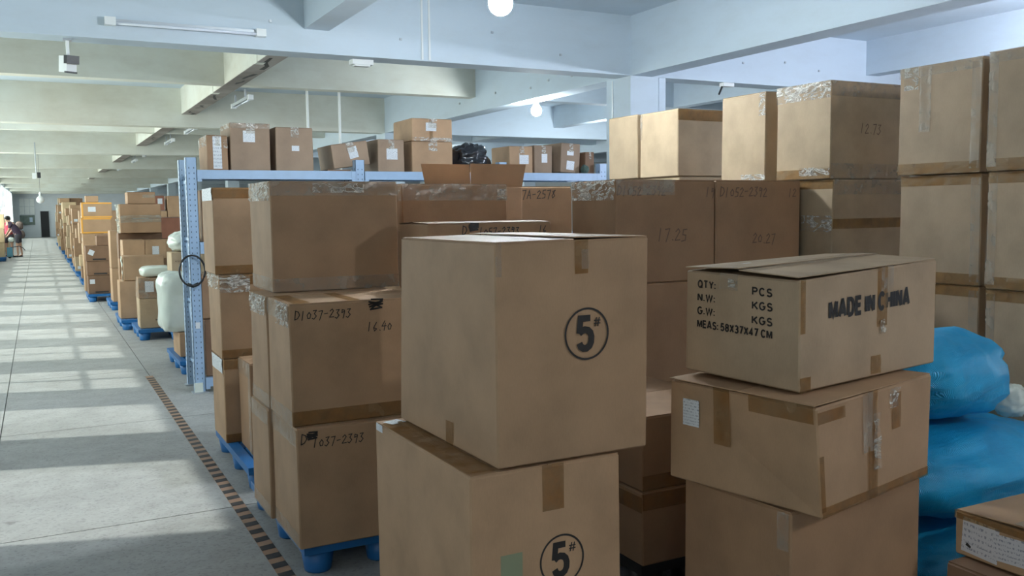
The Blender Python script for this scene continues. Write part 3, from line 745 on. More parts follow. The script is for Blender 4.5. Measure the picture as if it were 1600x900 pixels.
# ---- second aisle stack
pallet(1.07, 5.56, .85, 1.15, 'blue pallet at the foot of the second aisle stack, deck showing', sockets=True)
b1 = carton(1.062, 6.255, Z0, .685, .44, .577, 'golden brown carton at the bottom of the second aisle stack', 'tan', group=G_NEAR)
b2 = carton(1.060, 6.255, .730, .685, .44, .570, 'golden brown carton in the middle of the second aisle stack', 'tan', group=G_NEAR)
b3 = carton(1.036, 6.255, 1.303, .690, .42, .582, 'golden brown carton on top of the second aisle stack', 'tan', group=G_NEAR)
bs = carton(1.155, 5.84, Z0, .50, .37, .60, 'narrow carton squeezed in front of the second aisle stack', 'brown', group=G_NEAR)
ctape(bs, 'L', 0, .37, -.10, -.0, .006); ctape(bs, 'L', .30, .37, .0, -.0, .003)
for B in (b1, b2, b3): ctape(B, 'F', 0, B.w, -.07, 0 - .0001, .001, 'brown_tape'); ctape(B, 'F', 0, B.w, 0, .06, .001, 'brown_tape')
patch(b3, 'L', .03, .42, -.085, -.001, M['paper'], 'white_tape', .003, .004, 8, 3); patch(b1, 'L', .02, .42, -.10, -.001, M['paper'], 'white_tape', .003, .004, 8, 3); ctape(b2, 'L', 0, .44, -.10, -.0, .012, off=.003)
ctape(b2, 'F', 0, .2, -.12, -.0, .008)

# ---- middle stacks behind the 5# cartons
pallet(1.88, 4.15, .84, 1.3, 'blue pallet hidden behind the 5# cartons')
for k, z in enumerate((Z0, Z1)):
    carton(1.90, 4.20, z, .69, .45, .573, 'brown carton under the flat scribbled carton, %s layer' % ('lowest' if k == 0 else 'second'), 'tan')
    carton(1.90, 4.95, z, .69, .45, .573, 'brown carton below the wide taped carton, %s layer' % ('lowest' if k == 0 else 'second'), 'tan')
cf = carton(1.735, 4.22, Z2, .715, .42, .352, 'flat carton with scribbled writing peeking over the upper 5# carton', 'brown', lift=(.006, .01))
hand(cf, 'F', 'D', .19, -.062, .046, .005); hand(cf, 'F', '~', .225, -.062, .08, .010); hand(cf, 'F', '1057-2393', .285, -.065, .040, .0045); hand(cf, 'F', '16', .64, -.06, .036, .0045)
c1 = carton(1.90, 5.00, Z2, .69, .45, .576, 'brown carton with a wide clear tape band, right of the shiny-cornered carton', 'brown')
ctape(c1, 'F', 0, .69, -.10, -.0, .004); ctape(c1, 'L', 0, .45, -.10, -.0, .006); ctape(c1, 'F', .62, .68, -.1, -.03, .012, off=.003)
pallet(2.28, 5.48, 1.25, .75, 'blue pallet below the open carton')
for k, z in enumerate((Z0, Z1)):
    carton(2.30, 5.52, z, .68, .45, .573, 'brown carton under the open carton, %s layer' % ('lowest' if k == 0 else 'second'), 'tan')
    carton(3.02, 5.70, z, .47, .45, .573, 'brown carton under the 7A-2578 carton, %s layer' % ('lowest' if k == 0 else 'second'), 'tan')
c2 = carton(3.00, 5.70, Z2, .49, .45, .580, 'reddish brown carton written 7A-2578 beside the open carton', 'brown')
hand(c2, 'F', '7A-2578', .07, -.085, .062, .006, 'ink'); hand(c2, 'F', '-XJ', .12, .18, .08, .008, 'faded_ink')
co = carton(2.26, 5.52, Z2, .72, .45, .572, 'open carton with its flaps standing up above the brown cartons', 'tan', flaps='')
def up_flap(B, u0, u1, hgt, lean, splay0, splay1, y=0.0):
    w, d, h = B.w, B.d, B.h; t = .004
    a, b = Vector((u0 - w/2, y - d/2, h)), Vector((u1 - w/2, y - d/2, h))
    c, e_ = Vector((u1 - w/2 + splay1, y - d/2 + lean, h + hgt)), Vector((u0 - w/2 + splay0, y - d/2 + lean, h + hgt))
    n_ = Vector((0, t, 0))
    vv = [a, b, c, e_, a + n_, b + n_, c + n_, e_ + n_]
    mesh('open_flap', vv, [(0, 1, 2, 3), (7, 6, 5, 4), (1, 0, 4, 5), (2, 1, 5, 6), (3, 2, 6, 7), (0, 3, 7, 4)], B.mat, B.root)
up_flap(co, 0.0, .325, .145, -.052, -.05, -.028); up_flap(co, .330, .72, .150, -.058, -.028, .0, .004)

# ---- front right row written D1052-2392
pallet(2.79, 4.12, 1.3, 1.0, 'blue pallet under the pair of dark taped cartons')
for k, z in enumerate((Z0, Z1, Z2)):
    nm = ('lowest', 'second', 'top')[k]
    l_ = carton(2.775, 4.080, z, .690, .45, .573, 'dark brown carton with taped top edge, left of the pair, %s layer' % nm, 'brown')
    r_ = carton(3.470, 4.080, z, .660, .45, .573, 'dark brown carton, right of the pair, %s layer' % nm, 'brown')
hand(l_, 'F', '17.25', .28, .23, .07, .006, 'faded_ink'); hand(l_, 'F', '19', .62, -.10, .055, .006, 'faded_ink'); hand(l_, 'F', 'D1052-2392', .01, -.085, .05, .006, 'faded_ink')
hand(r_, 'F', 'D1052-2392', .03, -.095, .055, .006, 'faded_ink'); hand(r_, 'F', '20.27', .28, .20, .06, .006, 'faded_ink'); hand(r_, 'F', '12', .56, -.10, .05, .006, 'faded_ink')
ctape(l_, 'L', 0, .45, -.11, -.0, .012, off=.003); ctape(l_, 'F', .0, .40, -.085, -.0, .004); ctape(l_, 'F', .29, .39, -.07, -.01, .002, off=.003)

# ---- tall wall of cartons on the right
cols = [  # y0, depth, x0, name
    (2.370, .492, 4.130, 'nearest column'), (2.946, .489, 4.200, 'second column'), (3.865, .440, 4.150, 'third column'),
    (4.555, .300, 4.175, 'fourth column'), (5.430, .475, 4.250, 'fifth column'), (5.910, .395, 4.225, 'farthest column')]
cols[3] = (4.430, .420, 4.172, 'fourth column')
rows = [(Z0, Z1), (Z1, Z2), (Z2, Z3), (Z3, Z4)]
rows_hi = [(Z0, .75), (.75, 1.35), (1.35, 1.95), (1.95, Z4)]
rn = ('floor level', 'second layer', 'third layer', 'top layer')
for yy, dd, nm in ((2.36, 1.08, 'near end'), (3.86, 1.0, 'middle'), (5.42, .9, 'far end')):
    pallet(4.16, yy, .8, dd, 'blue pallet below the tall carton wall, %s' % nm)
for ci, (y0, d, x0, nm) in enumerate(cols):
    for ri in range(4):
        z0, z1 = (rows_hi if ci > 3 else rows)[ri]
        xx = x0 + (.02 if ri < 3 else 0) + (0.01 if ri == 1 else 0)
        colr = 'gold' if ci >= 2 else 'grey'
        B = carton(xx, y0, z0, .69, d, z1 - z0 - .003, 'tan carton of the tall right wall, %s from the camera, %s' % (nm, rn[ri]), colr, group=G_WALL)
        if ri >= 1 and ci <= 2:
            ctape(B, 'L', 0, d, 0, .06, .003, 'brown_tape'); ctape(B, 'L', 0, d, -.055, -.0, .004, 'clear_tape' if ri == 3 else 'brown_tape')
            if ci < 2: ctape(B, 'L', d - .055, d, .02, -.02, .005)
            if ci == 0: ctape(B, 'L', 0, .05, .02, -.02, .005)
        if ri == 3 and ci == 2:
            ctape(B, 'L', 0, d, -.10, -.0, .010, off=.003); ctape(B, 'F', 0, .69, -.09, -.0, .003); ctape(B, 'F', 0, .69, .0, .09, .004); hand(B, 'F', '12.73', .24, .27, .06, .005, 'faded_ink')
            ctape(B, 'L', .2, d, .02, .07, .010, off=.003)
        if ri == 3 and ci == 3: ctape(B, 'L', d - .06, d, -.15, -.0, .008); ctape(B, 'L', .2, d, .0, .05, .008)
        if ri == 3 and ci == 4: ctape(B, 'F', 0, .69, -.085, -.0, .003, 'brown_tape'); ctape(B, 'L', 0, .03, .3, -.0, .003)
        if ri == 3 and ci == 1: ctape(B, 'L', .13, .20, -.35, -.0, .004); ctape(B, 'L', .03, .12, -.12, -.0, .008)
        if ri == 2 and ci == 2: ctape(B, 'F', 0, .69, -.09, -.0, .006); ctape(B, 'F', 0, .69, .28, .34, .006, 'brown_tape'); ctape(B, 'L', .2, d, .26, .36, .01)

# ---- blue sacks
def sack(loc, dx, dy, dz, rz, mat, label, cat='sack', group=None, seed=1, p=2.8, wr=.075, neck=None, name='woven_sack', n=44, m_=28, tilt=0, ex=.8, ez=1.0):
    root = empty(name, loc, rz)
    v = []; f = []
    sg = lambda t, e_: math.copysign(abs(t) ** e_, t)
    for j in range(m_ + 1):
        ph = -math.pi/2 + math.pi * j / m_
        for i in range(n):
            th = 2 * math.pi * i / n
            x = sg(math.cos(ph), ex) * sg(math.cos(th), 2/p); y = sg(math.cos(ph), ex) * sg(math.sin(th), 2/p); z = sg(math.sin(ph), ez)
            q = Vector((x * 2.1 + seed * 7.3, y * 2.1, z * 2.1))
            k = 1 + wr * (noise.noise(q) * 1.5 + noise.noise(q * 2.7) * .8 + abs(noise.noise(Vector((q.x * 2.2, q.y * 9, q.z * 3)))) * .5 + noise.noise(q * 7) * .25)
            zz = max(z * k, -.90) * dz/2 + dz * .45
            v.append((x * k * dx/2, y * k * dy/2, zz))
    for j in range(m_):
        for i in range(n): f.append((j*n + i, j*n + (i+1) % n, (j+1)*n + (i+1) % n, (j+1)*n + i))
    b = mesh('bag_body', v, f, M[mat], root, None, True)
    if neck:
        nx_, ny_, nz_ = neck
        MB().tube([(nx_ * .86, ny_ * .86, nz_), (nx_, ny_, nz_ + .01), (nx_ * 1.08, ny_ * 1.08, nz_ - .02), (nx_ * 1.2, ny_ * 1.2, nz_ - .03)], [.05, .022, .03, .06], 9).build('tied_neck', M[mat] if mat != 'sack' else M['white_film'], root, None, True)
    if tilt: root.rotation_euler = (0, tilt, rz)
    return tag(root, label, cat, group)
pallet(3.02, 2.20, 1.05, .9, 'blue pallet under the pile of blue sacks')
sack((3.50, 2.64, .150), 1.02, .80, .262, .05, 'sack', 'bright blue woven sack at the bottom of the sack pile', seed=1, group='blue woven sacks')
sack((3.50, 2.62, .420), 1.10, .86, .39, -.08, 'sack', 'bright blue woven sack in the middle, longest of the pile', seed=2, group='blue woven sacks')
sack((3.41, 2.68, .812), .72, .70, .38, .15, 'sack', 'bright blue woven sack on top of the pile', seed=3, group='blue woven sacks', neck=(.40, -.08, .12))
sack((3.925, 2.56, .745), .17, .15, .15, .3, 'white_film', 'small white plastic bag tucked beside the top blue sack', 'bag', seed=21, p=2.2, wr=.12, name='plastic_bag')
lb = carton(2.86, 1.49, 0, .62, .60, .43, 'low carton at the bottom right corner under the labelled carton', 'dark', jit=.005)
la = carton(2.945, 1.55, .434, .56, .565, .165, 'flat carton with torn white shipping labels at the lower right corner', 'tan', lift=(.004, .012), jit=.006)
patch(la, 'L', .03, .17, .015, .145, M['paper_sparse'], 'shipping_label', rot=-4); patch(la, 'L', .15, .27, .03, .125, M['paper_sparse'], 'shipping_label', .0024, rot=3)
place_flat(la, 'L', [([(0, 0), (.02, -.008), (.022, .0), (.006, .012)], [(0, 1, 2, 3)])], M['ink'], 'printed_mark', .045, .045, .004)
ctape(la, 'T', .0, .5, .2, .34, .004, 'clear_tape', off=.014); ctape(la, 'L', 0, .56, -.03, -.0, .004, 'brown_tape'); patch(la, 'T', .05, .3, .1, .22, M['paper'], 'shipping_label', .016, .003, 6, 4, rot=20)

# ------------------------------------------------------------------ the storage rack
rk = empty('storage_rack', (1.30, 8.93, 0))
RX = [0.0, 1.64, 3.28, 4.60]; RD = .46; RH = 2.235
for i, xx in enumerate(RX):
    for yy in (0.0, RD):
        RH = 2.235 if (yy == 0 or i == 0) else 2.10
        p = MB().box(xx - .048, xx + .048, yy, yy + .004, 0, RH).box(xx - .048, xx - .044, yy, yy + .09, 0, RH).box(xx + .044, xx + .048, yy, yy + .09, 0, RH).build('upright', M['steel_blue'], rk)
        hs = MB()
        for k in range(42):
            for s in (-.022, .022): hs.box(xx + s - .004, xx + s + .004, yy - .0012, yy + .002, .08 + k * .05, .095 + k * .05)
            hs.box(xx - .0492, xx - .046, yy + .02, yy + .032, .08 + k * .05, .105 + k * .05)
        tag(hs.build('slot_row', M['slot'], p), None, None, None, 'stuff')
        MB().box(xx - .075, xx + .075, yy - .04, yy + .09, 0, .012).build('foot_plate', M['grey_metal'], rk)
        if i == 0 and yy == 0: MB().box(xx - .055, xx + .02, yy - .03, yy, .012, .10).build('plastic_wrap', M['white_film'], rk)
    for k, zz in enumerate((.25, .85, 1.45, 2.0)):
        MB().box(xx - .015, xx + .015, .09, RD, zz, zz + .03).build('cross_brace', M['steel_blue'], rk)
        if k < 3: MB().tube([(xx, .09, zz + .03), (xx, RD, zz + .57)], .014, 4).build('diagonal_brace', M['steel_blue'], rk)
for k in range(len(RX) - 1):
    for zz in (2.12, 1.44, .14):
        for yy in (-.008, RD + .02):
            MB().box(RX[k] + .05, RX[k+1] - .05, yy, yy + .045, zz - .085, zz).box(RX[k] + .05, RX[k] + .09, yy - .003, yy, zz - .11, zz).box(RX[k+1] - .09, RX[k+1] - .05, yy - .003, yy, zz - .11, zz).build('shelf_beam', M['steel_blue'], rk)
        MB().box(RX[k] + .05, RX[k+1] - .05, .037, RD + .02, zz - .03, zz - .002).build('shelf_panel', M['sheet'], rk)
MB().box(-.02, .02, -.005, 0, .62, .68).build('paper_tag', M['paper'], rk)
tag(rk, 'steel blue slotted storage rack with cartons on its top shelf', 'rack')
ring = [( .115 * math.sin(a), 0, .145 * math.cos(a)) for a in [2 * math.pi * k / 28 for k in range(28)]]
cc = empty('cable_coil', (1.265, 8.90, 1.03))
MB().tube([(x, -.01, z + .145) for x, _, z in ring], .010, 6, True).build('loop', M['black'], cc, None, True)
MB().tube([(-.05, -.012, .02), (0, -.014, .0), (.05, -.012, .02)], .018, 6).build('clamp', M['black'], cc, None, True)
tag(cc, 'black hoop of cable hanging on the end upright of the rack', 'cable')

G_TOP = 'cartons on the top shelf of the rack'
def rbox(x0, x1, z1, d, label, lab=None, z0=2.122, y0=9.03, col='muted', **kw):
    B = carton(x0, y0, z0, x1 - x0, d, z1 - z0, label, col, group=G_TOP, **kw)
    w, h = B.w, B.h
    ctape(B, 'F', w * .40, w * .62, -.10, -.0, .012, off=.003)
    if lab: patch(B, 'F', w * lab[0], w * lab[1], h * lab[2], h * lab[3], M['paper'], 'label', .004, rot=lab[4] if len(lab) > 4 else 0)
    return B
B = rbox(1.466, 1.655, 2.455, .5, 'smallest rack-top carton at the left end, with a tall white paper strip', (.28, .70, .04, .97), col='brown'); ctape(B, 'L', 0, .5, -.1, -.0, .01); ctape(B, 'F', .15, .188, -.12, -.04, .012)
B = rbox(1.682, 2.062, 2.58, .5, 'tall rack-top carton second from the left end with a taped white label', (.32, .62, .60, .84)); ctape(B, 'F', 0, .38, -.05, -.0, .006); ctape(B, 'L', 0, .5, -.05, -.0, .01)
rbox(2.118, 2.487, 2.552, .5, 'rack-top carton third from the left end with a small low label', (.42, .62, .46, .58))
rbox(2.700, 3.085, 2.418, .5, 'tilted rack-top carton leaning over the second upright', (.45, .70, .34, .82, 8), tilt=-8, z0=2.172)
MB().box(0, .24, 0, .32, 0, .018).build('flat_cardboard', CB['dark']).location = (2.63, 9.02, 2.122)
tag(bpy.data.objects['flat_cardboard'], 'dark flat cardboard piece wedged under the tilted rack-top carton', 'cardboard')
rbox(3.172, 3.462, 2.461, .5, 'small rack-top carton right of the tilted one', (.32, .74, .38, .72))
rbox(3.552, 4.018, 2.448, .56, 'rack-top carton under the pale-sided one', None, col='tan')
B = rbox(3.552, 4.018, 2.690, .56, 'highest rack-top carton with pale left side, stacked on another', (.34, .60, .45, .82), z0=2.450, col='tan'); ctape(B, 'F', 0, .466, 0, .04, .008); ctape(B, 'F', .2, .24, 0, -.0, .002, 'brown_tape')
sack((4.30, 9.22, 2.122), .44, .45, .34, 0, 'black_film', 'crumpled black plastic bag on the rack top shelf', 'bag', seed=5, p=2.0, wr=.16, name='plastic_bag')
rbox(4.715, 5.014, 2.424, .45, 'rack-top carton right of the black bag, wide with white label', (.42, .82, .34, .68), col='tan')
rbox(5.033, 5.268, 2.438, .45, 'narrow rack-top carton with a tall label, third from the right end', (.40, .72, .38, .70))
B = rbox(5.375, 5.634, 2.470, .45, 'leaning rack-top carton with two white labels, second from the right end', (.30, .70, .10, .40, -4), tilt=2.5, z0=2.131); patch(B, 'F', .08, .17, .20, .25, M['paper'], 'label', .004)
rbox(5.715, 5.84, 2.375, .42, 'rack-top carton at the right end, half hidden by the carton wall', None, col='dark')
sack((5.675, 8.98, 2.122), .07, .12, .10, 0, 'green_cloth', 'small dark green cloth bundle on the rack top shelf', 'bundle', seed=6, name='cloth_bundle', wr=.1)
# middle and lower shelves
carton(1.38, 8.97, 1.442, .55, .5, .49, 'brown carton on the middle rack shelf beside the end upright', 'brown')
carton(1.96, 8.99, 1.442, .50, .5, .53, 'brown carton on the middle rack shelf, second from the end upright', 'tan')
carton(1.37, 8.99, .142, .50, .5, .55, 'dark carton on the lowest rack shelf beside the end upright', 'dark')
carton(1.36, 9.02, .70, .42, .45, .42, 'greenish brown carton on the lowest rack shelf, stacked on the dark one', 'brown')

# ------------------------------------------------------------------ aisle stacks beyond the rack
G_A = 'cartons on the pallets along the far aisle'
pallet(1.26, 10.0, 1.0, 1.1, 'blue pallet just behind the rack end upright')
carton(1.30, 10.3, .152, .5, .5, .26, 'low carton under the white wrapped bundle behind the rack', 'tan', group=G_A)
sack((1.40, 10.62, .415), .52, .5, .68, 0, 'white_film', 'large white wrapped bundle standing behind the rack end upright', 'bundle', seed=8, p=5, wr=.05, ex=.35, ez=.5, name='wrapped_bundle')
# stack with taped parcel (first past the rack)
pallet(1.13, 13.03, 1.0, 1.0, 'blue pallet under the taped parcel, first past the rack')
B = carton(1.17, 13.15, .152, .52, .42, .405, 'tan carton on the pallet edge below the parcel with shiny labels', 'gold', group=G_A); ctape(B, 'L', .34, .42, 0, -.0, .004); block(B, 'F', 'MADE IN CHINA', .2, .1, .028, .22)
B = carton(1.175, 13.17, .560, .50, .40, .285, 'taped parcel carton with two shiny white labels, past the rack', 'brown', group=G_A, jit=.02); patch(B, 'F', .08, .19, .09, .24, M['paper'], 'label', .012); patch(B, 'F', .22, .42, .08, .26, M['paper_blue'], 'label', .013); ctape(B, 'F', 0, .5, .0, -.0, .004); ctape(B, 'L', 0, .4, 0, -.0, .006)
sack((1.42, 13.36, .848), .42, .36, .155, 0, 'white_film', 'flat white soft parcel lying on the taped parcel carton', 'parcel', seed=9, p=5, ex=.5, ez=.7, name='soft_parcel', wr=.04)
pallet(1.02, 14.35, 1.1, 1.2, 'blue pallet second past the rack')
B = carton(1.03, 14.55, .152, .60, .45, .56, 'tall plain carton at the bottom, second pallet past the rack', 'tan', group=G_A)
B = carton(1.10, 14.58, .716, .57, .45, .365, 'carton with a loose strip of white wrap on its side, second pallet past the rack', 'tan', group=G_A); patch(B, 'L', .28, .40, -.36, -.0, M['white_film'], 'torn_wrap', .004, .02, 6, 6)
B = carton(1.14, 15.08, .152, .68, .5, .85, 'large carton at the back of the second pallet past the rack', 'brown', group=G_A)
B = carton(1.14, 15.10, 1.004, .32, .45, .305, 'carton with printed grey side, left of a pair, second pallet past the rack', 'tan', group=G_A)
for k in range(3): block(B, 'L', 'KGS', .15, .07 + k * .06, .025, .08, .17, 'faded_ink')
B = carton(1.465, 15.10, 1.004, .31, .45, .300, 'carton with a tall white label, right of a pair, second pallet past the rack', 'tan', group=G_A); patch(B, 'F', .10, .20, .06, .20, M['paper'], 'label')
B = carton(1.12, 15.61, 1.004, .66, .3, .405, 'long carton carrying the wrapped pile past the rack', 'dark', group=G_A)
B = carton(1.12, 15.61, .152, .66, .3, .85, 'upright carton hidden low behind the second pallet past the rack', 'brown', group=G_A)
wp = carton(1.14, 15.30, 1.412, .60, .5, .225, 'film-wrapped carton pile past the rack, lower carton', 'brown', group=G_A); ctape(wp, 'F', 0, .6, -.06, -.0, .02, 'shrink', 'wrap_film', .006); ctape(wp, 'L', 0, .5, 0, -.0, .03, 'shrink', 'wrap_film', .006)
wq = carton(1.14, 15.30, 1.640, .60, .5, .225, 'film-wrapped carton pile past the rack, upper carton', 'brown', group=G_A); ctape(wq, 'L', 0, .5, 0, -.0, .03, 'shrink', 'wrap_film', .006); ctape(wq, 'F', 0, .6, 0, .05, .02, 'shrink', 'wrap_film', .006)
wr_ = carton(1.26, 15.32, 1.868, .41, .42, .185, 'small carton on top of the film-wrapped pile past the rack', 'brown', group=G_A); ctape(wr_, 'F', .22, .40, -.09, -.04, .02, 'shrink', 'wrap_film', .006)
# tall slim column and dark stack
pallet(1.07, 17.4, 1.0, 1.1, 'blue pallet third past the rack')
carton(1.12, 17.45, .152, .45, .5, .60, 'slim pale-sided carton, lower, third pallet past the rack', 'tan', group=G_A)
carton(1.12, 17.45, .755, .45, .5, .66, 'slim pale-sided carton, upper, third pallet past the rack', 'tan', group=G_A)
carton(1.60, 17.5, .152, .55, .6, 1.10, 'tall brown carton beside the slim ones, third pallet past the rack', 'brown', group=G_A)
carton(1.83, 17.52, 1.256, .55, .5, .38, 'red-brown carton right of the film-wrapped pile', 'red', group=G_A)
carton(1.80, 17.54, 1.640, .30, .4, .12, 'thin carton above the red-brown one right of the film-wrapped pile', 'tan', group=G_A)
B = carton(1.83, 17.55, 1.764, .235, .4, .27, 'dark red carton with white label at the top right of the film-wrapped pile', 'red', group=G_A); patch(B, 'F', .12, .2, .12, .22, M['paper'], 'label')
carton(2.112, 17.55, 1.640, .28, .4, .39, 'tan carton beside the dark red one, left of the rack upright', 'tan', group=G_A)
pallet(1.52, 11.9, 1.0, 1.1, 'blue pallet beyond the white wrapped bundle')
carton(1.53, 12.55, .152, .5, .45, .72, 'brown carton at floor level behind the white wrapped bundle', 'brown', group=G_A)
B = carton(1.53, 12.55, .875, .5, .45, .325, 'tan carton with printed lines behind the white wrapped bundle', 'gold', group=G_A); block(B, 'F', 'KGS', .05, .2, .025, .07, .17, 'faded_ink')
sack((1.76, 12.78, 1.203), .48, .40, .29, 0, 'white_film', 'pale greenish plastic bag on the printed carton left of the rack', 'bag', seed=12, p=2.4, wr=.09, name='plastic_bag')
pallet(.80, 19.32, 1.0, 1.2, 'blue pallet under the dark label-marked cartons')
zz = .152
for k, (hh, lab) in enumerate(((.36, (.03, .12, .2, .29)), (.28, None), (.30, (.05, .15, .12, .22, -25)))):
    B = carton(.815 - .01 * k, 19.40, zz, .50, .45, hh, 'dark carton with hand holes beside the aisle, %s of three' % ('lowest', 'middle', 'top')[k], 'dark', group=G_A); zz += hh + .002
    if lab: patch(B, 'F', *lab[:4], M['paper'], 'label', rot=lab[4] if len(lab) > 4 else 0)
    patch(B, 'F', .12, .36, .02, .05, M['ink'], 'hand_hole')
B = carton(1.0, 19.42, zz, .3, .4, .19, 'small dark carton with bright open flap on the dark stack', 'dark', group=G_A, lift=(.03, .03))
B = carton(.79, 20.15, .152, .40, .42, .78, 'tan upright carton behind the dark stack', 'tan', group=G_A)
B = carton(.79, 20.15, .934, .40, .42, .39, 'tan square carton behind the dark stack, below the orange taped pair', 'tan', group=G_A)
for k, z in enumerate((1.326, 1.640)):
    B = carton(.775 + .02 * k, 20.15, z, .56, .45, .31, 'carton edged with orange tape above the aisle, %s of the pair' % ('lower', 'upper')[k], 'tan', group=G_A)
    for q in ((0, .56, 0, .03), (0, .56, -.03, -.001), (0, .03, 0, -.001)): patch(B, 'F', *q, M['orange_tape'], 'orange_tape', .003)
    patch(B, 'L', 0, .45, 0, .03, M['orange_tape'], 'orange_tape', .003); patch(B, 'L', .4, .45, 0, -.001, M['orange_tape'], 'orange_tape', .003)
    if k: patch(B, 'F', .12, .26, .12, .22, M['paper'], 'label')
carton(.88, 20.3, 1.953, .24, .3, .13, 'small carton on top of the orange taped pair', 'tan', group=G_A)
# far stacks down the aisle
ords = ['first', 'second', 'third', 'fourth', 'fifth', 'sixth', 'seventh', 'eighth', 'ninth', 'tenth']
rnd = random.Random(21)
tops = [1.86, 1.80, 1.42, 1.95, 2.1, 2.05, 2.25, 2.4, 2.5, 2.3]
for s_, yy in enumerate((21.6, 24.2, 27.4, 29.8, 32.0, 35.6, 38.6, 43.5, 49.0, 55.0)):
    pallet(.86, yy, 1.1, 1.2, 'blue pallet of the %s far stack beyond the orange taped cartons' % ords[s_])
    z = .152; k = 0
    while z < tops[s_] - .12 and k < 8:
        h = min(rnd.uniform(.26, .52), tops[s_] - z); w = rnd.uniform(.30, .56); x0 = .86 + rnd.uniform(-.02, .10)
        B = carton(x0, yy + rnd.uniform(.02, .15), z, w, rnd.uniform(.5, .7), h - .003, 'carton in the %s far stack beyond the orange taped pair, %s from its base' % (ords[s_], ords[k]), rnd.choice(['tan', 'tan', 'gold', 'brown', 'pale']), group=G_A)
        if rnd.random() < .35: patch(B, 'F', .05, .15, .06, .14, M['paper'], 'label')
        B2 = carton(x0 + w + .01, yy + .12, z, .5, .6, h - .003, 'carton in the %s far stack, right hand file, %s from its base' % (ords[s_], ords[k]), rnd.choice(['tan', 'brown', 'dark']), group=G_A)
        z += h; k += 1
# stack on the left of the aisle
pallet(-1.50, 38.3, .40, 1.0, 'blue pallet at the left edge, under the tan cartons by the windows')
for k in range(3): carton(-1.50, 38.4, .152 + k * .53, .36 + .02 * k, .5, .525, 'tan carton by the windows at the left edge, %s from the floor' % ords[k], 'pale', group='cartons stacked against the windows')
for k in range(3): carton(-1.52, 48.4, k * .53, .30, .5, .525, 'far tan carton against the left windows, %s from the floor' % ords[k], 'pale', group='cartons stacked against the windows')
sack((-1.16, 74.5, 0), .6, .5, .62, 0, 'brown_cloth', 'brown bundle on the floor by the far end wall, lower of two', 'bundle', seed=14, name='cloth_bundle', group='brown bundles by the end wall')
sack((-1.18, 74.5, .64), .5, .45, .62, 0, 'brown_cloth', 'brown bundle by the far end wall, upper of two', 'bundle', seed=15, name='cloth_bundle', group='brown bundles by the end wall')

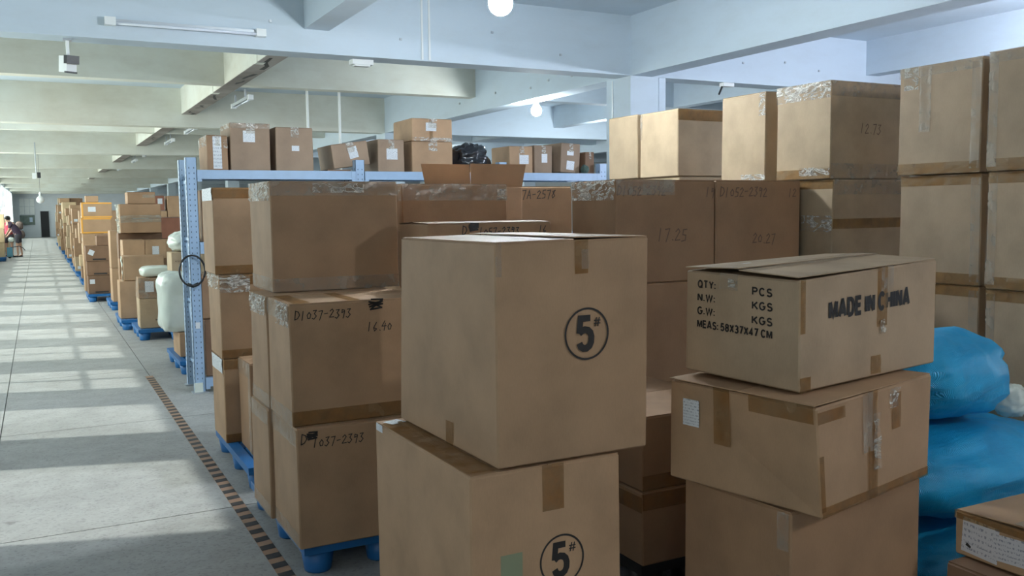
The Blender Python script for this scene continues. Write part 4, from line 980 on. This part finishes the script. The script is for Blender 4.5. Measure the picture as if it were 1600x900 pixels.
# ------------------------------------------------------------------ people far down the aisle
def skin_mesh(name, chains, mat, parent, sub=2):
    vs_, es, rs = [], [], []
    idx = {}
    for ch in chains:
        prev = None
        for key, p, r in ch:
            if key not in idx: idx[key] = len(vs_); vs_.append(p); rs.append(r)
            if prev is not None: es.append((idx[prev], idx[key]))
            prev = key
    me = bpy.data.meshes.new(name); me.from_pydata(vs_, es, []); me.update()
    o = link(name, me, mat, parent)
    md = o.modifiers.new('Skin', 'SKIN'); md.use_smooth_shade = True
    for i, r in enumerate(rs): me.skin_vertices[0].data[i].radius = (r, r) if not isinstance(r, tuple) else r
    me.skin_vertices[0].data[0].use_root = True
    s = o.modifiers.new('Sub', 'SUBSURF'); s.levels = sub; s.render_levels = sub
    return o
def person(loc, rz, label, shirt, lean=.10, bend=.0):
    """faces local +x"""
    root = empty('person', loc, rz)
    J = {'pel': (0, 0, .92), 'wai': (.03 + lean * .3, 0, 1.08), 'che': (.05 + lean, 0, 1.27), 'nec': (.09 + lean * 1.3, 0, 1.42), 'hed': (.14 + lean * 1.6, 0, 1.51), 'crn': (.15 + lean * 1.7, 0, 1.60)}
    ch = [[('pel', J['pel'], .13), ('wai', J['wai'], .115), ('che', J['che'], .13), ('nec', J['nec'], .052), ('hed', J['hed'], .088), ('crn', J['crn'], .082)]]
    for s, nm in ((-1, 'r'), (1, 'l')):
        ch.append([('pel', J['pel'], .13), (nm + 'hip', (0, s * .09, .86), .09), (nm + 'kne', (.03 * s, s * .10, .47), .058), (nm + 'ank', (-.03 + .05 * s, s * .10, .08), .038), (nm + 'toe', (.11 + .05 * s, s * .11, .035), .036)])
        sx, sz = J['che'][0], 1.36
        ch.append([('che', J['che'], .13), (nm + 'sho', (sx + .02, s * .17, sz), .062), (nm + 'elb', (sx + .06, s * .21, 1.10), .043), (nm + 'wri', (sx + .20, s * .17, .90), .030), (nm + 'pal', (sx + .25, s * .165, .84), .034)])
        for q in range(4): ch.append([(nm + 'pal', (sx + .25, s * .165, .84), .034), (nm + 'f%da' % q, (sx + .275 + .004 * q, s * (.165 + .018 * (q - 1.5)), .80 + .003 * abs(q - 1.5)), .010), (nm + 'f%db' % q, (sx + .268, s * (.165 + .018 * (q - 1.5)), .765 + .006 * abs(q - 1.5)), .008)])
        ch.append([(nm + 'pal', (sx + .25, s * .165, .84), .034), (nm + 'tha', (sx + .285, s * .13, .835), .011), (nm + 'thb', (sx + .30, s * .125, .80), .009)])
    skin_mesh('body', ch, M['skin'], root, 1)
    sh = [[('wb', (.0, 0, .84), .172), ('wbb', (.01, 0, .96), .172), ('wai', J['wai'], .155), ('che', J['che'], .16), ('col', (.08 + lean * 1.2, 0, 1.37), .085)]]
    for s, nm in ((-1, 'r'), (1, 'l')): sh.append([('che', J['che'], .16), (nm + 's', (J['che'][0] + .02, s * .17, 1.36), .078), (nm + 'e', (J['che'][0] + .05, s * .205, 1.16), .062)])
    skin_mesh('shirt', sh, shirt, root, 1)
    sr = [[('p', (.01, 0, 1.0), .162), ('q', (0, 0, .86), .16)]]
    for s, nm in ((-1, 'r'), (1, 'l')): sr.append([('q', (0, 0, .86), .16), (nm + 'h', (0, s * .09, .80), .10), (nm + 'k', (.02 * s, s * .10, .54), .085)])
    skin_mesh('shorts', sr, M['shorts'], root, 1)
    hv, hf = lathe([(.01, .105), (.06, .092), (.095, .05), (.103, 0), (.098, -.03), (.09, -.05)][::-1], 14)
    h = mesh('hair', hv, hf, M['hair'], root, (J['hed'][0] - .012, 0, 1.57), True); h.rotation_euler = (0, math.radians(-14), 0)
    hx = J['hed'][0]
    for s in (-1, 1):
        MB().box(hx + .080, hx + .093, s * .034 - .011, s * .034 + .011, 1.525, 1.537).build('eye', M['hair'], root)
        MB().tube([(hx - .0, s * .088, 1.50), (hx - .0, s * .094, 1.54)], .016, 6).build('ear', M['skin'], root, None, True)
        MB().box(-.04 + .05 * s, .17 + .05 * s, s * .105 - .045, s * .105 + .045, 0, .055).build('shoe', M['black'], root)
    MB().tube([(hx + .075, 0, 1.53), (hx + .108, 0, 1.495)], .013, 6).build('nose', M['skin'], root, None, True)
    MB().box(hx + .080, hx + .090, -.022, .022, 1.458, 1.466).build('mouth', plain('lips', (.35, .14, .12)), root)
    return tag(root, label, 'person')
person((-.72, 41.8, 0), math.pi - .25, 'person in dark purple shirt and grey shorts leaning over in the far aisle', M['purple_shirt'], .16)
person((-1.08, 42.5, 0), math.pi/2, 'person in red shirt standing behind the one in dark purple', M['red_shirt'], .05)
o = sack((-.98, 41.6, .62), .22, .2, .20, 0, 'white_film', 'white bundle held by the person in the dark purple shirt', 'bundle', seed=16, name='white_bundle', p=2)
ht = empty('hand_truck', (-1.0, 41.2, 0))
MB().box(-.14, .06, -.25, .25, .05, .12).box(-.14, .06, -.1, .1, .12, .42).build('chassis', plain('teal_paint', (.10, .27, .36), .5), ht)
for s in (-1, 1): MB().tube([(-.05, s * .16, .06), (-.05, s * .22, .06)], .06, 12).build('wheel', M['black'], ht, None, True)
MB().tube([(.0, 0, .42), (.30, .0, .46), (.42, 0, .40), (.50, 0, .28)], .018, 6).build('handle', M['shorts'], ht, None, True)
tag(ht, 'teal hand truck with dark bent handle beside the two people', 'hand truck')
